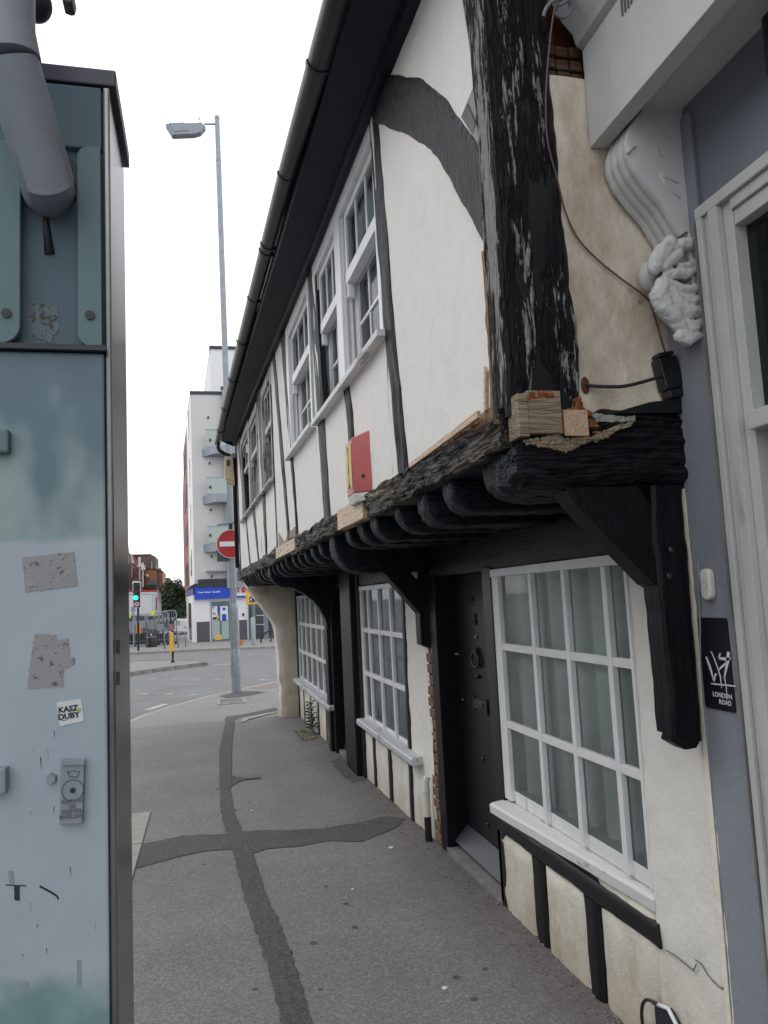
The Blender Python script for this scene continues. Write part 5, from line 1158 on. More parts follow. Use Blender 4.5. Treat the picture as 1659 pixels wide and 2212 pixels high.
c = P(Z3(433, 820), YC - .0125); MB().ring(c, (0, 1, 0), .0155, .0005, 26, 6).build('keyhole_ring', 'darkmetal', lk, smooth=True); MB().disc(c, (0, -1, 0), .004, .002, 12).build('keyhole', 'darkmetal', lk)
pts = [P(Z3(*q), YC - .0125) for q in ((400, 708), (415, 740), (460, 742), (476, 705), (455, 712), (438, 700), (420, 712), (400, 708))]; MB().tube(pts, .0005, 5).build('crown_mark', 'steel', lk)
for s, y in (('CROWN', 893), ('UK', 925), ('BRISTOL', 955), ('ENGLAND', 985)):
    text('lettering', s, 'embossed', K if False else None, P(Z3(429, y), YC - .0125), (1, 0, -.0), (0, 0, 1), .0078, .0012, bold=.0002).parent = lk
b_ = P(Z3(308, 750), YC); MB().tube([b_, b_ + Vector((0, -.008, 0))], [.009, .007], 6).build('bolt', 'galv', K)
for zf, q in ((Z2, (0, 505, 72, 650)), (Z3, (-20, 680, 55, 825))):
    a = P(zf(q[0] - 40, q[1]), YC); b = P(zf(q[2], q[3]), YC); MB().box(a.x, b.x, YC - .022, YC + .002, b.z, a.z).build('hinge_block', 'cabup2' if zf is Z2 else 'castgrey', K, bevel=.004)
for y in (1860, 2060, 1400):   # slots on the side panel
    pa = [XP(Z2(*q), xr + .0125) for q in ((722, y - 40), (748, y - 44), (746, y + 40), (720, y + 44))] if y > 1500 else None
    if pa: MB().prism(pa, (.002, 0, 0)).build('side_plate', 'darkmetal', K)
for k in range(12):
    a = (60 + 520 * random.random(), 300 + 1500 * random.random()); l_ = 15 + 60 * random.random(); w = 1.5 + 2 * random.random(); dx = random.uniform(-8, 8)
    MB().prism([P(Z3(*q), YC) for q in ((a[0] - w, a[1]), (a[0] + w, a[1]), (a[0] + dx + w * .3, a[1] + l_), (a[0] + dx, a[1] + l_))], (0, -.0006, 0)).build('scratch', 'steel' if k % 3 else 'castgrey', K)
# sticker
stk = thing('sticker', 'white square sticker lettered KASZ DUBY on the steel cabinet', 'sticker', P(Z3(420, 355), YC - .001))
sp = [P(Z3(*q), YC - .0006) for q in ((338, 297), (484, 275), (500, 408), (357, 438))]
MB().prism(sp, (0, -.0006, 0)).build('paper', 'whiteprint', stk)
xd = (sp[1] - sp[0]).normalized(); yd = Vector((-xd.z, 0, xd.x))
text('lettering', 'KASZ', 'ink', stk, P(Z3(407, 351), YC - .0016), xd, yd, .0118, .0002, bold=.0005); text('lettering', 'DUBY', 'ink', stk, P(Z3(411, 392), YC - .0016), xd, yd, .0118, .0002, bold=.0005)
MB().disc(P(Z3(472, 340), YC - .0014), (0, -1, 0), .0030, .0005, 16).build('yellow_dot', 'labely', stk)
MB().prism([P(Z3(*q), YC - .0014) for q in ((365, 404), (395, 400), (395, 403), (365, 407))], (0, -.0003, 0)).build('underline', 'ink', stk)
# bent mast pipe with dome camera
mp_ = thing('mast_pipe', 'thick bent grey steel mast leaving the cabinet at the top left', 'pole', P(Z1(300, 1200), YC))
pa = [P((106, 425), YC + .03), P((100, 385), 1.24), P((50, 235), 1.20), P((22, 130), 1.17), P((8, 60), 1.165), P((8, -60), 1.17), P((6, -220), 1.19)]
MB().tube([pa[0], pa[1], pa[1].lerp(pa[3], .5), pa[3]], .041, 28).build('bent_arm', 'castgrey', mp_, smooth=True, auto=True)
MB().tube([pa[3] + (pa[3] - pa[4]) * .0, pa[4], pa[5], pa[6]], .044, 28).build('upright', 'castgrey', mp_, smooth=True, auto=True)
dc = thing('dome_camera', 'dark dome camera beside the mast at the top left corner', 'camera', P((82, 15), 1.25))
MB().ball(P((78, 10), 1.30), .026, 12, (1, 1, 1.15)).build('dome', 'darkmetal', dc, smooth=True); MB().disc(P((78, -25), 1.30), (0, 0, 1), .03, .05, 20).build('housing', 'castgrey', dc, smooth=True, auto=True)
pe = thing('mast_fitting', 'small grey fitting hanging in at the top edge near the mast', 'lamp', P((150, -2), 2.0))
MB().prism([P((132, -12), 2.0), P((160, -12), 2.0), P((156, 4), 2.0), P((147, 5), 2.0), P((134, 0), 2.0)], (0, .05, 0)).build('casing', 'darkmetal', pe, bevel=.003)

# ================================================================== LAMP POST AND SIGNS
LY = 17.77; gp = gz(LY)
lb = P((511, 1495), LY); lt = P((469, 258), LY)
px_ = lambda z: lerp(lb.x, lt.x, (z - lb.z) / (lt.z - lb.z))
LPst = thing('lamp_post', 'tall galvanised street lamp post at the kerb with a flat lantern', 'street lamp', (lb.x, LY, gp))
col = lambda zs, rs, nm, mt='galv': MB().tube([(px_(z), LY, z) for z in zs], rs, 24).build(nm, mt, LPst, smooth=True, auto=True)
col([gp - .05, .02], [.104, .104], 'base_sleeve', 'castgrey'); col([.02, .58, .60], [.107, .107, .1], 'base_section'); col([.60, 1.50, 1.56, 1.62], [.097, .097, .09, .075], 'door_section')
col([1.62, 5, 9, 12.2], [.071, .069, .066, .062], 'shaft'); col([12.2, 12.22, 13.28], [.062, .060, .056], 'top_section'); col([13.28, 13.34], [.064, .06], 'cap')
col([12.19, 12.205], [.066, .066], 'band', 'castgrey')
MB().box(px_(1) - .045, px_(1) + .045, LY - .103, LY - .09, .72, 1.32).build('hatch', 'galv', LPst, bevel=.01)
arm = [P(q, LY) for q in ((466, 268), (441, 268))]; MB().tube(arm, .022, 10).build('arm', 'galv', LPst, smooth=True)
hd = [P(q, LY - .15) for q in ((357, 263), (400, 261), (425, 261), (434, 259), (445, 269), (434, 281), (420, 285), (372, 287))]
MB().prism([p + Vector((0, .07, 0)) for p in hd], (0, .2, .0)).build('lantern', 'castgrey', LPst, bevel=.02)
MB().prism([P(q, LY - .082) for q in ((365, 266), (398, 265), (407, 282), (376, 284))], (0, -.012, 0)).build('lantern_glass', 'capgrey', LPst)
MB().box(P((430, 258), LY).x - .02, P((430, 258), LY).x + .02, LY - .02, LY + .02, P((430, 258), LY).z, P((430, 258), LY).z + .06).build('photocell', 'whiteprint', LPst)
ns = thing('no_entry_sign', 'round red no entry sign with a white bar on the lamp post', 'road sign', (px_(2.95), LY, 2.95))
scn = P(Z5(1041, 148), LY - .14); R_ = .325
MB().disc(scn, (0, -1, 0), R_, .006, 48).build('rim', 'whiteprint', ns); MB().disc(scn + Vector((0, -.007, 0)), (0, -1, 0), R_ - .014, .003, 48).build('face', 'signred', ns)
MB().box(scn.x - R_ * .78, scn.x + R_ * .78, scn.y - .013, scn.y - .0105, scn.z - .055, scn.z + .055).build('bar', 'whiteprint', ns)
for z in (-.18, .18): MB().box(px_(2.9) - .09, px_(2.9) + .09, LY - .13, LY - .07, scn.z + z - .02, scn.z + z + .02).build('clamp', 'galv', ns)
bs = thing('box_sign', 'dark green back of a square sign behind the no entry sign', 'road sign', (px_(2.85), LY + .1, 2.85))
MB().box(scn.x - .31, scn.x + .30, LY + .1, LY + .16, 2.58, 3.10).build('panel', simple('sign_back_green', (.06, .10, .10), .5), bs, bevel=.01)
sl2 = thing('sign_light', 'thin flat lamp bar above the no entry sign', 'lamp', (px_(3.4), LY, 3.4))
a = P(Z4(915, 1752), LY - .28); b = P(Z4(1070, 1735), LY - .28)
MB().prism([a, b, b + Vector((0, 0, .05)), a + Vector((.03, 0, .03))], (0, .2, 0)).build('lamp_housing', 'capgrey', sl2, bevel=.008)
MB().box(px_(3.4) - .03, px_(3.4) + .03, LY - .1, LY + .02, 3.28, 3.40).build('mount', 'darkmetal', sl2)
am = P(Z5(1122, 1020), LY + 1.2)
pb = thing('amber_marker', 'small amber disc on a grey post half hidden behind the lamp post', 'marker', (am.x, LY + 1.2, gz(LY)))
MB().disc(am, (0, -1, 0), .075, .04, 24).build('disc', 'amber', pb); MB().tube([(am.x - .05, LY + 1.25, gz(19)), (am.x - .05, LY + 1.25, am.z + .05)], .025, 10).build('stem', 'castgrey', pb)

# ================================================================== BACKGROUND
GB = -.74
def BX(z_, x0, y0, x1, y1, Y, dep, nm, mat, par, bev=0.):       # box from image rectangle at distance Y
    a = P(z_(x0, y0), Y); b = P(z_(x1, y1), Y); return MB().box(a.x, b.x, Y, Y + dep, b.z, a.z).build(nm, mat, par, bevel=bev)
def PG(z_, pts, Y, dep, nm, mat, par, bev=0.): return MB().prism([P(z_(*q), Y) for q in pts], (0, dep, 0)).build(nm, mat, par, bevel=bev)
# --- keep-left bollard on the island
bo = P(Z5(528, 1207), 33.8); kb = thing('traffic_bollard', 'yellow traffic island bollard on a black foot', 'bollard', (bo.x, 33.8, gz(33.8) + .03))
PG(ZT, [(905, 1500), (925, 1478), (955, 1495), (972, 1790), (925, 1800)], 33.7, .14, 'shell', 'yellow', kb, .03)
PG(ZT, [(904, 1510), (918, 1495), (940, 1800), (932, 1870), (915, 1790)], 33.66, .05, 'side_fin', 'yellow', kb, .01)
PG(ZT, [(940, 1795), (978, 1790), (975, 1945), (945, 1945)], 33.7, .2, 'neck', 'blackpl', kb, .02); PG(ZT, [(930, 1945), (985, 1945), (992, 1992), (928, 1992)], 33.65, .35, 'foot', 'blackpl', kb, .02)
PG(ZT, [(908, 1990), (1010, 1990), (1010, 2000), (908, 2000)], 33.6, .6, 'plinth', 'kerbd', kb)
# --- traffic light
tl = thing('traffic_light', 'traffic light showing green with a no right turn disc below', 'traffic light', (P(Z5(222, 1085), 46).x, 46, GB))
PG(ZT, [(308, 680), (320, 666), (435, 668), (447, 685), (442, 1080), (432, 1090), (340, 1088), (326, 1075)], 46, .04, 'backing_board', 'whiteprint', tl, .01)
PG(ZT, [(328, 688), (432, 688), (436, 1080), (330, 1078)], 45.88, .12, 'signal_head', 'blackpl', tl, .02)
for (x, y), mt in (((362, 730), 'lens'), ((362, 835), 'lens')):
    c = P(ZT(x, y), 45.86); MB().disc(c, (0, -1, 0), .13, .02, 24).build('lens', mt, tl); MB().tube([c + Vector((0, 0, .0)), c + Vector((0, -.16, -.01))], .145, 20, cap=False).build('visor', 'blackpl', tl)
c = P(ZT(366, 932), 45.86); MB().disc(c, (0, -1, 0), .125, .03, 24).build('green_light', 'green_led', tl)
c = P(ZT(383, 1034), 45.86); MB().disc(c, (0, -1, 0), .155, .01, 28).build('turn_disc', 'whiteprint', tl); MB().ring(c + Vector((0, -.012, 0)), (0, 1, 0), .14, .018, 28, 6).build('red_ring', 'signred', tl)
MB().tube([c + Vector((-.04, -.015, -.10)), c + Vector((-.04, -.015, 0)), c + Vector((0, -.015, .045)), c + Vector((.05, -.015, .045))], .014, 6).build('arrow', 'ink', tl)
MB().prism([c + Vector((.04, -.02, .09)), c + Vector((.10, -.02, .045)), c + Vector((.04, -.02, .0))], (0, -.005, 0)).build('arrow_head', 'ink', tl)
MB().tube([c + Vector((-.09, -.02, .09)), c + Vector((.09, -.02, -.09))], .012, 6).build('red_slash', 'signred', tl)
a = P(ZT(403, 1090), 46.05); b = P(ZT(408, 1780), 46.05); MB().tube([(b.x, 46.05, GB), (a.x, 46.05, a.z)], .062, 14).build('pole', 'blackpl', tl, smooth=True, auto=True)
for x in (372, 424): BX(ZT, x, 1370, x + 17, 1503, 45.95, .1, 'button_box', 'amber', tl, .01)
BX(ZT, 395, 1308, 417, 1320, 45.9, .1, 'green_band', simple('teal_band', (.02, .35, .22), .5), tl)
ps = thing('small_sign', 'small pale sign plate left of the traffic light pole', 'sign', P(ZT(322, 1180), 47)); BX(ZT, 288, 1080, 360, 1160, 47, .03, 'plate', 'castgrey', ps); BX(ZT, 303, 1175, 345, 1205, 47, .03, 'lower_plate', 'castgrey', ps)
a = P(ZT(330, 1240), 47.03); MB().tube([(a.x, 47.05, GB), (a.x, 47.05, P(ZT(330, 1080), 47).z)], .03, 8).build('post', 'castgrey', ps)
# --- lorry
LYY = 57.
lo = thing('lorry', 'white box lorry with red edging parked behind the roll cages', 'lorry', (P(ZT(400, 1500), LYY).x, LYY, GB))
PG(ZT, [(-250, 835), (705, 820), (705, 1225), (-250, 1225)], LYY, 2.4, 'box_body', 'truck', lo)
PG(ZT, [(-250, 812), (708, 806), (708, 836), (-250, 850)], LYY - .03, .05, 'top_rail', 'signred', lo); PG(ZT, [(690, 925), (708, 925), (708, 1125), (690, 1125)], LYY - .04, .04, 'red_marker', 'signred', lo)
PG(ZT, [(-250, 880), (672, 872), (680, 890), (680, 1200), (665, 1212), (-250, 1212), (-250, 1207), (660, 1207), (674, 1196), (674, 892), (668, 880), (-250, 887)], LYY - .035, .03, 'panel_rib', 'castgrey', lo)
for x in (170, 325, 630): PG(ZT, [(x, 890), (x + 3, 890), (x + 3, 1205), (x, 1205)], LYY - .02, .02, 'seam', 'castgrey', lo)
a, b, c, d_ = P(ZT(708, 822), LYY), P(ZT(708, 1225), LYY), P(ZT(775, 1215), LYY + 9), P(ZT(775, 885), LYY + 9)
MB().quad(a, b, c, d_).build('end_wall', 'truck', lo); MB().prism([P(ZT(706, 812), LYY), P(ZT(720, 822), LYY), P(ZT(778, 888), LYY + 9), P(ZT(772, 888), LYY + 9)], (0, 0, .12)).build('top_rail', 'castgrey', lo)
PG(ZT, [(-250, 1228), (705, 1228), (705, 1300), (-250, 1300)], LYY + .1, 2.0, 'chassis', 'darkmetal', lo)
PG(ZT, [(-250, 1310), (690, 1310), (690, 1480), (-250, 1480)], LYY + .15, .1, 'side_guard', 'castgrey', lo)
for x in (40, 190, 520): cc = P(ZT(x, 1570), LYY + .1); MB().disc((cc.x, LYY + .1, GB + .48), (0, 1, 0), .48, .3, 24).build('wheel', 'tyre', lo)
# --- tower with shop
TY = 52.
T = thing('apartment_tower', 'white rendered corner tower block with balconies over a convenience shop', 'building', (P(Z5(740, 1012), TY).x, TY, GB))
def XY(z_, x, y, Y): p_ = P(z_(x, y), Y); return p_
pc = P(Z4(683, 600), TY); pl_ = P(Z4(645, 740), 59); pb_ = P(Z4(606, 960), 74)
ztw = pc.z; xr_ = P(Z4(1500, 600), TY).x
z3s = P(Z5(715, 520), TY).z
def vquad(nm, mat, p, q, z0, z1, par): return MB().prism([(p.x, p.y, z0), (q.x, q.y, z0), (q.x, q.y, z1), (p.x, p.y, z1)], Vector((.3, .05, 0))).build(nm, mat, par)
MB().box(pc.x, xr_, TY, TY + 6, z3s, ztw).build('front_wall', 'render', T)
MB().box(pc.x - .05, xr_, TY - .06, TY + 6, ztw, ztw + .22).build('parapet', 'darkmetal', T)
vquad('side_wall', 'renderw', pc, pl_, z3s, ztw - .02, T); MB().prism([(pc.x, pc.y, ztw - .02), (pl_.x, pl_.y, ztw - .02), (pl_.x, pl_.y, ztw + .2), (pc.x, pc.y, ztw + .2)], (.1, 0, 0)).build('parapet', 'darkmetal', T)
vquad('brick_wing', 'brickr', pl_, P(Z4(614, 900), 70), z3s - .8, ztw - .5, T); vquad('brick_wing', 'brickr', P(Z4(614, 960), 70.1), P(Z4(603, 970), 86), z3s - .8, 13.2, T)
# receding windows of the side
for y in (880, 1300, 1700, 2090, 2450):
    for zf, x0_, h_ in ((58.0, 0, 1),):
        zc = P(Z4(665, y), 56).z; f0, f1 = .42, .62
        a = pc.lerp(pl_, f0); b = pc.lerp(pl_, f1); MB().prism([(a.x - .02, a.y, zc - .9), (b.x - .02, b.y, zc - .9), (b.x - .02, b.y, zc + .9), (a.x - .02, a.y, zc + .9)], (-.02, 0, 0)).build('window', 'winfar', T)
for k in range(5):
    zc = ztw - 2.3 - k * 3.1
    for (f0, f1) in ((.25, .4), (.6, .75)):
        p2 = P(Z4(614, 900), 70); a = pl_.lerp(p2, f0); b = pl_.lerp(p2, f1); MB().prism([(a.x - .03, a.y, zc - .9), (b.x - .03, b.y, zc - .9), (b.x - .03, b.y, zc + .9), (a.x - .03, a.y, zc + .9)], (-.02, 0, 0)).build('window', 'purple', T)
# upper set-back block
uc = P(Z4(855, 200), 55); ul = P(Z4(768, 560), 76); zuk = uc.z
MB().box(uc.x, xr_, 55, 62, ztw, zuk).build('upper_block', 'renderw', T); MB().box(uc.x - .05, xr_, 54.9, 62, zuk, zuk + .22).build('parapet', 'darkmetal', T)
vquad('upper_side', 'renderw', uc, ul, ztw - 2, zuk - .02, T); MB().prism([(uc.x, uc.y, zuk - .02), (ul.x, ul.y, zuk - .02), (ul.x, ul.y, zuk + .2), (uc.x, uc.y, zuk + .2)], (.1, 0, 0)).build('parapet', 'darkmetal', T)
a = uc.lerp(ul, .3); b = uc.lerp(ul, .36); MB().prism([(a.x - .04, a.y, ztw + .8), (b.x - .04, b.y, ztw + .8), (b.x - .04, b.y, ztw + 2.3), (a.x - .04, a.y, ztw + 2.3)], (-.03, 0, 0)).build('window', 'winfar', T)
# grey pier strip
BX(Z4, 960, 540, 1200, 2300, TY - .4, .4, 'grey_pier', 'capgrey', T); BX(Z4, 950, 530, 1210, 550, TY - .5, .5, 'pier_cap', 'darkmetal', T)
for (x, y) in ((838, 800), (850, 1206), (860, 1617)): BX(Z4, x - 16, y - 14, x + 14, y + 14, TY - .05, .05, 'vent', 'plastic', T); BX(Z4, x - 8, y - 9, x + 10, y + 11, TY - .08, .04, 'vent_hole', 'darkmetal', T)
for (x, y) in ((868, 258), (870, 432)): BX(Z5, x - 16, y - 14, x + 14, y + 14, TY - .05, .05, 'vent', 'plastic', T); BX(Z5, x - 8, y - 9, x + 10, y + 11, TY - .08, .04, 'vent_hole', 'darkmetal', T)
for (y0_, y1_, zf, xa, xb) in ((1085, 1150, Z4, 776, 1100), (1500, 1565, Z4, 783, 1100), (1925, 1985, Z4, 790, 1100), ):
    a = P(zf(xa, y0_), TY); b = P(zf(xb, y1_), TY); s_ = MB().prism([(a.x, TY + .1, b.z), (b.x, TY + .1, b.z), (b.x, TY - 1.3, b.z), (a.x + .9, TY - 1.3, b.z)], (0, 0, a.z - b.z)).build('balcony', 'capgrey', T)
    zt_ = P(zf(840, y0_ - 145), TY).z
    MB().box(a.x + .35, a.x + 1.1, TY - .9, TY - .87, a.z + .05, zt_).build('balcony_glass', 'glazebal', s_); MB().box(a.x + .3, a.x + 2.5, TY - .92, TY - .85, zt_, zt_ + .05).build('handrail', 'castgrey', s_)
    MB().box(a.x + 1.1, a.x + 2.4, TY - .9, TY - .87, a.z + .05, zt_).build('balcony_glass', 'glazebal', s_)
    BX(zf, 848, y0_ - 95, 868, y0_ - 72, TY - .96, .03, 'clamp', 'darkmetal', s_)
BX(Z5, 825, 383, 995, 388, TY - .5, .5, 'handrail', 'castgrey', T); BX(Z5, 750, 462, 1000, 485, TY - .25, .25, 'dark_band', 'darkmetal', T)
# ground floor shop
zf0 = P(Z5(715, 600), TY).z; zf1 = P(Z5(715, 518), TY).z
PG(Z5, [(640, 570), (680, 520), (720, 500), (1500, 490), (1500, 520), (720, 530)], TY - .3, .4, 'canopy', 'darkmetal', T)
BX(Z5, 716, 530, 1500, 602, TY - .25, .25, 'sign_band', 'blue', T); BX(Z5, 1090, 520, 1500, 588, TY - .3, .04, 'white_band', 'whiteprint', T)
text('lettering', 'Crown Street', 'whiteprint', T, P(Z5(803, 581), TY - .28), (1, 0, 0), (0, 0, 1), .15, .01, bold=.004).data.transform(Matrix.Identity(4)); text('lettering', 'Est.2009', 'whiteprint', T, P(Z5(912, 577), TY - .28), (1, 0, 0), (0, 0, 1), .14, .01, bold=.004)
text('lettering', 'TESCO', 'signred', T, P(Z5(1082, 574), TY - .35), (1, 0, 0), (0, 0, 1), .60, .03, align='LEFT', bold=.02)
# curved corner: facets
fc = [P(Z5(716, 1010), TY), P(Z5(700, 1005), 53), P(Z5(668, 990), 56), P(Z5(655, 985), 60)]
for i, (a, b) in enumerate(zip(fc, fc[1:])):
    MB().prism([(a.x, a.y, zf0), (b.x, b.y, zf0), (b.x, b.y, zf1), (a.x, a.y, zf1)], (.3, .2, 0)).build('sign_band', 'bluep', T)
    if i in (0, 2): MB().prism([(a.x, a.y, GB), (b.x, b.y, GB), (b.x, b.y, zf0), (a.x, a.y, zf0)], (.3, .2, 0)).build('shop_wall', 'renderw', T)
    else:
        MB().prism([(a.x + .03, a.y, GB), (b.x + .03, b.y, GB), (b.x + .03, b.y, zf0), (a.x + .03, a.y, zf0)], (.3, .2, 0)).build('shop_wall', 'renderw', T)
        m1, m2 = a.lerp(b, .25), a.lerp(b, .8); MB().prism([(m1.x, m1.y, GB + .1), (m2.x, m2.y, GB + .1), (m2.x, m2.y, zf0 - .5), (m1.x, m1.y, zf0 - .5)], (-.02, 0, 0)).build('window', 'winfar', T)
MB().box(fc[0].x, xr_, TY + .01, TY + .3, GB, zf0).build('shop_wall', 'renderw', T)
BX(Z5, 738, 838, 855, 1010, TY - .03, .04, 'dado', 'dado', T); BX(Z5, 1112, 820, 1186, 998, TY - .03, .04, 'dado', 'dado', T)
sw = BX(Z5, 860, 655, 1040, 1008, TY - .06, .07, 'shop_window', 'capgrey', T); BX(Z5, 870, 662, 1035, 1000, TY - .08, .03, 'pane', simple('shop_pane', (.10, .16, .17), .15, var=.3, sc=1), sw)
for (x0_, y0_, x1_, y1_, mt) in ((872, 700, 922, 822, 'whiteprint'), (945, 698, 1015, 822, 'whiteprint'), (960, 768, 1000, 822, 'blue'), (966, 710, 992, 732, 'blue'), (878, 705, 893, 718, 'ink'), (922, 700, 940, 745, 'blue'), (880, 795, 915, 815, 'ink'), (905, 780, 935, 805, 'labely'), (873, 830, 945, 985, 'glazebal'), (957, 830, 1025, 985, 'glazebal'), (895, 950, 960, 995, 'labely'), (880, 752, 905, 775, 'castgrey')):
    k_ = .004 * (mt != 'whiteprint') + .01; BX(Z5, x0_, y0_, x1_, y1_, TY - .09 - k_ - (.012 if mt in ('ink', 'labely', 'blue') else 0), .008, 'poster', mt, sw)
dr = BX(Z5, 1190, 640, 1500, 1000, TY - .08, .09, 'shop_entrance', 'capgrey', T)
for (a, b) in ((1196, 1245), (1252, 1332), (1340, 1352), (1362, 1480)): BX(Z5, a, 650, b, 992, TY - .12, .05, 'pane', 'winfar', dr)
for y in (778, 858):
    for x in range(1270, 1335, 14): MB().disc(P(Z5(x, y), TY - .13), (0, -1, 0), .035, .005, 10).build('dot', 'whiteprint', dr)
BX(Z5, 1140, 760, 1158, 782, TY - .06, .06, 'keypad', 'darkmetal', T)
# yellow sign on its pole
ysn = thing('yellow_sign', 'yellow backed sign with a camera symbol on a pale post near the corner pier', 'road sign', (P(Z5(1235, 1045), 44).x, 44, GB))
BX(Z5, 1168, 558, 1300, 678, 43.9, .03, 'board', 'yellow', ysn, .005); BX(Z5, 1195, 605, 1272, 662, 43.87, .02, 'white_inset', 'whiteprint', ysn, .005)
cc = P(Z5(1217, 638), 43.85); MB().ring(cc, (0, 1, 0), .085, .022, 20, 6).build('symbol', 'ink', ysn)
for (x0_, y0_, x1_, y1_) in ((1203, 610, 1262, 615), (1203, 653, 1262, 658), (1203, 616, 1207, 652), (1258, 616, 1262, 652), (1232, 628, 1252, 650)): BX(Z5, x0_, y0_, x1_, y1_, 43.85, .01, 'symbol', 'ink', ysn)
cx_ = P(Z5(1235, 900), 44).x
MB().tube([(cx_, 44, GB), (cx_, 44, .75), (cx_, 44, .85)], [.13, .13, .06], 14).build('base_section', 'galv', ysn, smooth=True, auto=True); MB().tube([(cx_, 44, .8), (cx_, 44, 4.)], .06, 12).build('pole', 'galv', ysn, smooth=True)
# bicycle by the shop
bk = thing('bicycle', 'dark bicycle leaning outside the shop, one wheel showing past the pier', 'bicycle', (P(Z5(1390, 1050), 46).x, 46, GB))
w0 = P(Z5(1390, 1003), 46); rw = .56
w0 = Vector((w0.x, 46, w0.z)); w1 = w0 + Vector((1.25, .2, 0))
for w_ in (w0, w1):
    t_ = MB().ring(w_, (0, 1, 0), rw, .045, 32, 8).build('wheel', 'tyre', bk, smooth=True); mb = MB()
    for k in range(10): a = PI * k / 5; mb.tube([w_, w_ + Vector((math.cos(a) * rw, 0, math.sin(a) * rw))], .008, 4)
    mb.build('spokes', 'castgrey', t_); MB().disc(w_ + Vector((0, -.04, 0)), (0, 1, 0), .06, .08, 12).build('hub', 'darkmetal', t_)
s0 = w0 + Vector((.35, 0, .75)); s1 = w0 + Vector((.95, .1, .8)); bb = w0 + Vector((.65, 0, .05))
for nm, pts in (('fork', (w0, s0)), ('top_tube', (s0, s1)), ('down_tube', (s0, bb)), ('seat_tube', (s1, bb)), ('chain_stay', (bb, w1)), ('seat_stay', (s1, w1)), ('handlebar', (s0 + Vector((0, -.3, .18)), s0 + Vector((-.05, 0, .2)), s0 + Vector((0, .3, .18))))): MB().tube(list(pts), .025, 8).build(nm, 'blackpl', bk)
MB().ball(s1 + Vector((0, 0, .12)), .12, 8, (1.2, .6, .4)).build('saddle', 'tyre', bk, smooth=True)
# stands
def hoop(zf, xa, xb, yt, yb, Y, label):
    a = P(zf(xa, yb), Y); b = P(zf(xb, yb - 10), Y); zt_ = P(zf((xa + xb) / 2, yt), Y).z; r = .16
    t_ = thing('cycle_stand', label, 'cycle stand', (a.x, Y, GB), 'steel cycle stands at the far kerb')
    pts = [Vector((a.x, Y, GB)), Vector((a.x, Y, zt_ - r)), Vector((a.x + .05, Y, zt_ - .05)), Vector((a.x + r, Y, zt_)), Vector((b.x - r, Y + .1, zt_)), Vector((b.x - .05, Y + .1, zt_ - .05)), Vector((b.x, Y + .1, zt_ - r)), Vector((b.x, Y + .1, GB))]
    MB().tube(pts, .032, 10).build('hoop', 'galv', t_, smooth=True); return t_
hoop(ZT, 830, 968, 1482, 1755, 46.2, 'steel cycle stand behind the yellow bollard'); hoop(ZT, 1046, 1165, 1472, 1740, 46.4, 'steel cycle stand beside the shop corner')
# litter bin
bn = thing('litter_bin', 'black litter bin standing among the roll cages', 'litter bin', (P(ZT(620, 1725), 49.3).x, 49.3, GB))
bx_ = P(ZT(620, 1725), 49.3).x; z1_ = P(ZT(620, 1480), 49.3).z
MB().tube([(bx_, 49.3, GB), (bx_, 49.3, GB + .25), (bx_, 49.3, GB + .27), (bx_, 49.3, z1_ - .1), (bx_, 49.3, z1_)], [.33, .33, .31, .30, .24], 20).build('drum', 'blackpl', bn, smooth=True, auto=True)
MB().ring((bx_, 49.3, z1_ - .3), (0, 0, 1), .31, .02, 24, 6).build('band', 'castgrey', bn); MB().disc((bx_, 48.98, z1_ - .15), (0, -1, 0), .05, .02, 16).build('badge', 'whiteprint', bn)
# roll cages
def cage(x, Y, w, h, label, tag_=None, fill=None, rz=0.):
    t_ = thing('roll_cage', label, 'roll cage', (x, Y, GB), 'roll cages standing in front of the lorry')
    for dy in (0, .65):
        fr = [(x, Y + dy, GB + .12), (x, Y + dy, GB + h - .15), (x + .12, Y + dy, GB + h), (x + w - .12, Y + dy, GB + h + .02), (x + w, Y + dy, GB + h - .13), (x + w, Y + dy, GB + .12)]
        MB().tube(fr, .024, 8).build('frame', 'galv', t_, smooth=True)
        for f in (.16, .45, .78): MB().tube([(x, Y + dy, GB + h * f), (x + w, Y + dy, GB + h * f)], .014, 6).build('rail', 'galv', t_)
        for k in range(1, 6): MB().tube([(x + w * k / 6, Y + dy, GB + .15), (x + w * k / 6, Y + dy, GB + h - .02)], .009, 5).build('bar', 'galv', t_)
    MB().box(x, x + w, Y, Y + .65, GB + .12, GB + .16).build('deck', 'darkmetal', t_)
    for dx in (.05, w - .05):
        for dy in (.05, .6): MB().disc((x + dx, Y + dy - .02, GB + .065), (0, 1, 0), .065, .04, 12).build('castor', 'tyre', t_)
    if tag_: MB().box(x + w * tag_ , x + w * tag_ + .26, Y - .04, Y - .02, GB + h - .14, GB + h + .14).build('tag', simple('yellow_tag', (.65, .70, .05), .6), t_)
    if fill:
        for k, (mt, a0, a1, z0_, z1_) in enumerate(fill): MB().box(x + w * a0, x + w * a1, Y + .1, Y + .5, GB + z0_, GB + z1_).build('load', mt, t_, bevel=.02)
    for k in range(2 + int(x * 7) % 3): MB().box(x + .1 + .25 * k, x + .21 + .25 * k, Y - .03, Y - .025, GB + h * .70, GB + h * .70 + .2).build('paper_tag', 'castgrey', t_)
cx = [P(ZT(q, 1700), 51.3).x for q in (-70, 130, 330, 520, 670, 800)]
labs = ['leftmost roll cage, half hidden by the steel cabinet', 'roll cage with a yellow tag at the left of the traffic light', 'roll cage just right of the traffic light pole', 'roll cage behind the litter bin with a yellow tag', 'roll cage with red and dark crates right of the litter bin', 'roll cage nearest the white van, blue crate inside']
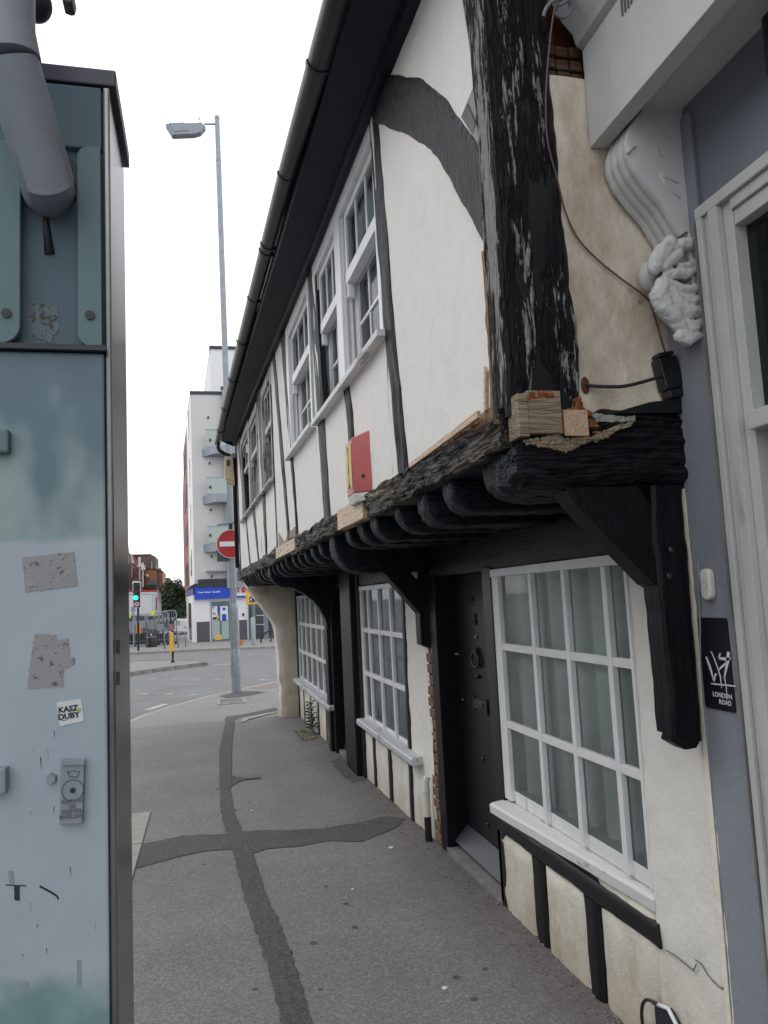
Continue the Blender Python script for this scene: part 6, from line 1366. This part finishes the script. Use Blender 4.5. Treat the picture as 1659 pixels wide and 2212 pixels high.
fills = [[('signred', 0, .15, .2, 1.2)], [('tyre', .05, .95, .16, .75), ('signred', .05, .9, .76, .82)], [('tyre', .1, .9, .16, .8), ('red', .5, .62, .3, 1.2)], [('darkmetal', .1, .9, .16, 1.0)], [('tyre', .1, .9, .16, .7), ('castgrey', .2, .7, .9, 1.3)], [('blue', .15, .7, .16, .75), ('red', .45, .75, .9, 1.25)]]
for i, x in enumerate(cx): cage(x, 51.2 + .25 * (i % 2), .84, 1.88 + .05 * i, labs[i], .4 if i in (1, 3) else None, fills[i])
# van
VY = 68.
vn = thing('white_van', 'white van seen from behind beyond the cages', 'van', (P(ZT(1075, 1500), VY).x, VY, GB))
PG(ZT, [(972, 1460), (980, 1350), (1000, 1295), (1020, 1278), (1175, 1285), (1200, 1480), (975, 1485)], VY, 4.5, 'body', 'vanw', vn, .06)
PG(ZT, [(992, 1355), (1012, 1300), (1070, 1302), (1070, 1370), (995, 1370)], VY - .03, .02, 'rear_window', 'glazebal', vn); PG(ZT, [(1080, 1302), (1150, 1305), (1155, 1372), (1080, 1372)], VY - .03, .02, 'rear_window', 'vanw', vn)
PG(ZT, [(972, 1465), (1180, 1470), (1180, 1495), (972, 1490)], VY - .1, .1, 'bumper', 'castgrey', vn)
for x in (973, 1155): BX(ZT, x, 1390, x + 14, 1420, VY - .05, .05, 'tail_light', 'signred', vn)
for x in (1000, 1170): c = P(ZT(x, 1500), VY + .3); MB().disc((c.x, VY + .8, GB + .34), (0, 1, 0), .34, .3, 20).build('wheel', 'tyre', vn)
# --- brick buildings at the end of the view
def bld(name, label, mat, pts, Y, dep): 
    t_ = thing(name, label, 'building', (P(ZT(*pts[0]), Y).x, Y, GB)); PG(ZT, pts, Y, dep, 'wall', mat, t_); return t_
B1 = bld('oriel_building', 'building with a dark maroon glazed bay at the left behind the lorry', 'purple', [(-300, 235), (272, 235), (275, 1500), (-300, 1500)], 84, 8)
PG(ZT, [(-300, -250), (120, -60), (165, 40), (180, 150), (275, 236), (-300, 236)], 84.2, 6, 'roof', 'brickp', B1)
for (y0_, y1_) in ((245, 380), (400, 480), (490, 540), (560, 720), (740, 810)):
    f_ = BX(ZT, 130, y0_, 264, y1_, 83.9, .1, 'window', 'winfar' if y0_ != 245 else 'capgrey', B1)
PG(ZT, [(160, 720), (175, 650), (225, 645), (245, 720), (228, 720), (215, 665), (188, 665), (178, 720)], 83.85, .05, 'chair_shape', 'castgrey', B1)
B2 = bld('pilastered_building', 'pale red brick frontage with slim white pilasters', 'brickp', [(276, 290), (345, 300), (470, 375), (470, 1400), (276, 1400)], 86, 8)
for x, y0_, y1_ in ((286, 380, 605), (414, 440, 640), (466, 485, 760)): BX(ZT, x, y0_, x + 26, y1_, 85.7, .3, 'pilaster', 'renderw', B2, .05); c = P(ZT(x + 13, y0_), 85.7); MB().tube([c, c + Vector((0, 0, .9))], [.28, .01], 6).build('finial', 'renderw', B2)
for x in (320, 345, 380): BX(ZT, x, 470, x + 16, 615, 85.9, .1, 'window', 'purple', B2)
B3 = bld('brown_brick_block', 'dark brown brick roof storey above the orange building', 'brickb', [(400, 245), (600, 232), (600, 480), (400, 480)], 92, 3)
PG(ZT, [(600, 232), (686, 275), (686, 480), (600, 480)], 92.1, 6, 'side_wall', 'brickb', B3); PG(ZT, [(275, 236), (600, 224), (600, 236), (275, 246)], 91.8, 5, 'roof_edge', 'renderw', B3); BX(ZT, 612, 345, 632, 465, 92, .1, 'window', 'glazebal', B3); PG(ZT, [(272, 246), (392, 248), (392, 330), (272, 300)], 92.3, 3, 'orange_wall', 'bricko', B3)
BX(ZT, 398, 280, 440, 345, 91, .8, 'chimney', 'renderw', B3)
B4 = bld('orange_brick_building', 'orange brick block with a dark balcony above the lorry', 'bricko', [(480, 475), (708, 475), (708, 1500), (480, 1500)], 88, 4)
PG(ZT, [(708, 475), (795, 505), (803, 1500), (708, 1500)], 88.3, 8, 'side_wall', 'bricko', B4); PG(ZT, [(478, 468), (700, 466), (797, 500), (797, 512), (706, 478), (478, 480)], 87.9, 4, 'parapet', 'darkmetal', B4)
for x, y0_, y1_ in ((497, 575, 735), (710, 505, 730), (725, 560, 735), (765, 570, 745), (725, 790, 850), (765, 800, 960)): BX(ZT, x, y0_, x + 20, y1_, 88.2 if x > 700 else 87.9, .12, 'window', 'brickb' if x > 700 else 'winfar', B4)
for k in range(6): pass
BX(ZT, 490, 735, 710, 765, 86.5, 1.5, 'balcony', 'darkmetal', B4); BX(ZT, 565, 655, 706, 735, 86.5, .1, 'balcony_rail', 'winfar', B4); MB().ball(P(ZT(550, 583), 87.8), .2, 8).build('lamp', 'plastic', B4)
PG(ZT, [(690, 425), (780, 460), (780, 495), (690, 470)], 90, .1, 'glass_rail', 'glazebal', B4)
B5 = bld('slate_gable_building', 'dark slate gable beyond the orange building', 'slate', [(800, 612), (907, 612), (915, 805), (800, 800)], 105, 5); PG(ZT, [(800, 790), (872, 800), (890, 1300), (800, 1300)], 104.5, 5, 'yellow_wall', 'bricky', B5)
BX(ZT, 868, 740, 882, 960, 104, .2, 'downpipe', 'capgrey', B5)
B6 = bld('distant_brick_building', 'low orange brick building far down the side street', 'bricko', [(888, 800), (985, 872), (1150, 872), (1150, 1400), (888, 1400)], 120, 8)
B7 = thing('cupola_tower', 'distant brick tower with a small white cupola', 'building', P(ZT(1090, 870), 135)); PG(ZT, [(1060, 745), (1150, 745), (1150, 880), (1060, 880)], 135, 5, 'tower', 'brickr', B7); PG(ZT, [(1025, 800), (1060, 800), (1060, 880), (1025, 880)], 135, 5, 'stack', 'brickr', B7)
PG(ZT, [(1072, 690), (1120, 690), (1120, 745), (1072, 745)], 135, 2, 'cupola', 'renderw', B7); PG(ZT, [(1066, 690), (1097, 662), (1126, 690)], 135, 2, 'cupola_roof', 'capgrey', B7)
# tree
def tree(base, h, R, label):
    t_ = thing('street_tree', label, 'tree', base); b = Vector(base); c = b + Vector((0, 0, h * .55))
    MB().tube([b, b + Vector((.1, 0, h * .3)), b + Vector((0, 0, h * .6))], [.22, .16, .08], 10).build('trunk', 'brickb', t_, smooth=True)
    for k in range(5): a = k * 1.26; MB().tube([b + Vector((0, 0, h * .35)), c + Vector((math.cos(a) * R * .6, math.sin(a) * R * .6, h * .1))], [.09, .03], 6).build('limb', 'brickb', t_)
    mb = MB()
    for k in range(260):
        v = Vector((random.gauss(0, 1), random.gauss(0, 1), random.gauss(0, 1))).normalized(); rr = (.55 + .45 * random.random()) * (1 + .25 * nz(v * 2.2)); p_ = c + Vector((v.x * R * rr, v.y * R * rr, v.z * h * .46 * rr))
        for i in range(38):
            q_ = p_ + Vector((random.gauss(0, .22), random.gauss(0, .22), random.gauss(0, .18))); s_ = .09 + .06 * random.random(); u_ = Vector((random.uniform(-1, 1), random.uniform(-1, 1), random.uniform(-1, 1))).normalized() * s_; w_ = u_.orthogonal().normalized() * s_ * .6
            mb.add([q_ - u_, q_ + w_, q_ + u_, q_ - w_], [(0, 1, 2, 3)])
    stuff(mb.build('crown', 'leafd', t_))
c = P(ZT(962, 1115), 76); tree((c.x, 76, GB), 4.9, 1.35, 'round dark green tree between the lorry and the corner tower')
# --- building opposite, seen only mirrored in the panes
OB = thing('opposite_terrace', 'plain dull rendered terrace across the road, mirrored in the window panes', 'building', (-14, 8, -.1))
MB().box(-20, -14, -14, 40, -.8, 8.2).build('wall', 'stucco', OB); MB().box(-20, -13.8, -14, 40, 8.2, 8.5).build('parapet', 'renderw', OB)
w0_ = MB().box(-14.05, -13.98, 0, 1.2, 3.9, 5.6).build('window', 'renderw', OB); p0_ = MB().box(-13.99, -13.96, .08, 1.12, 3.98, 5.52).build('pane', 'winfar', w0_)
for i in range(-5, 14):
    for z in (-3.2, 0):
        if i == 0 and z == 0: continue
        o = w0_.copy(); COL.objects.link(o); o.parent = OB; o.matrix_parent_inverse = w0_.matrix_parent_inverse.copy(); o.location = (0, i * 2.7, z)
        c = p0_.copy(); COL.objects.link(c); c.parent = o
# sky is the world
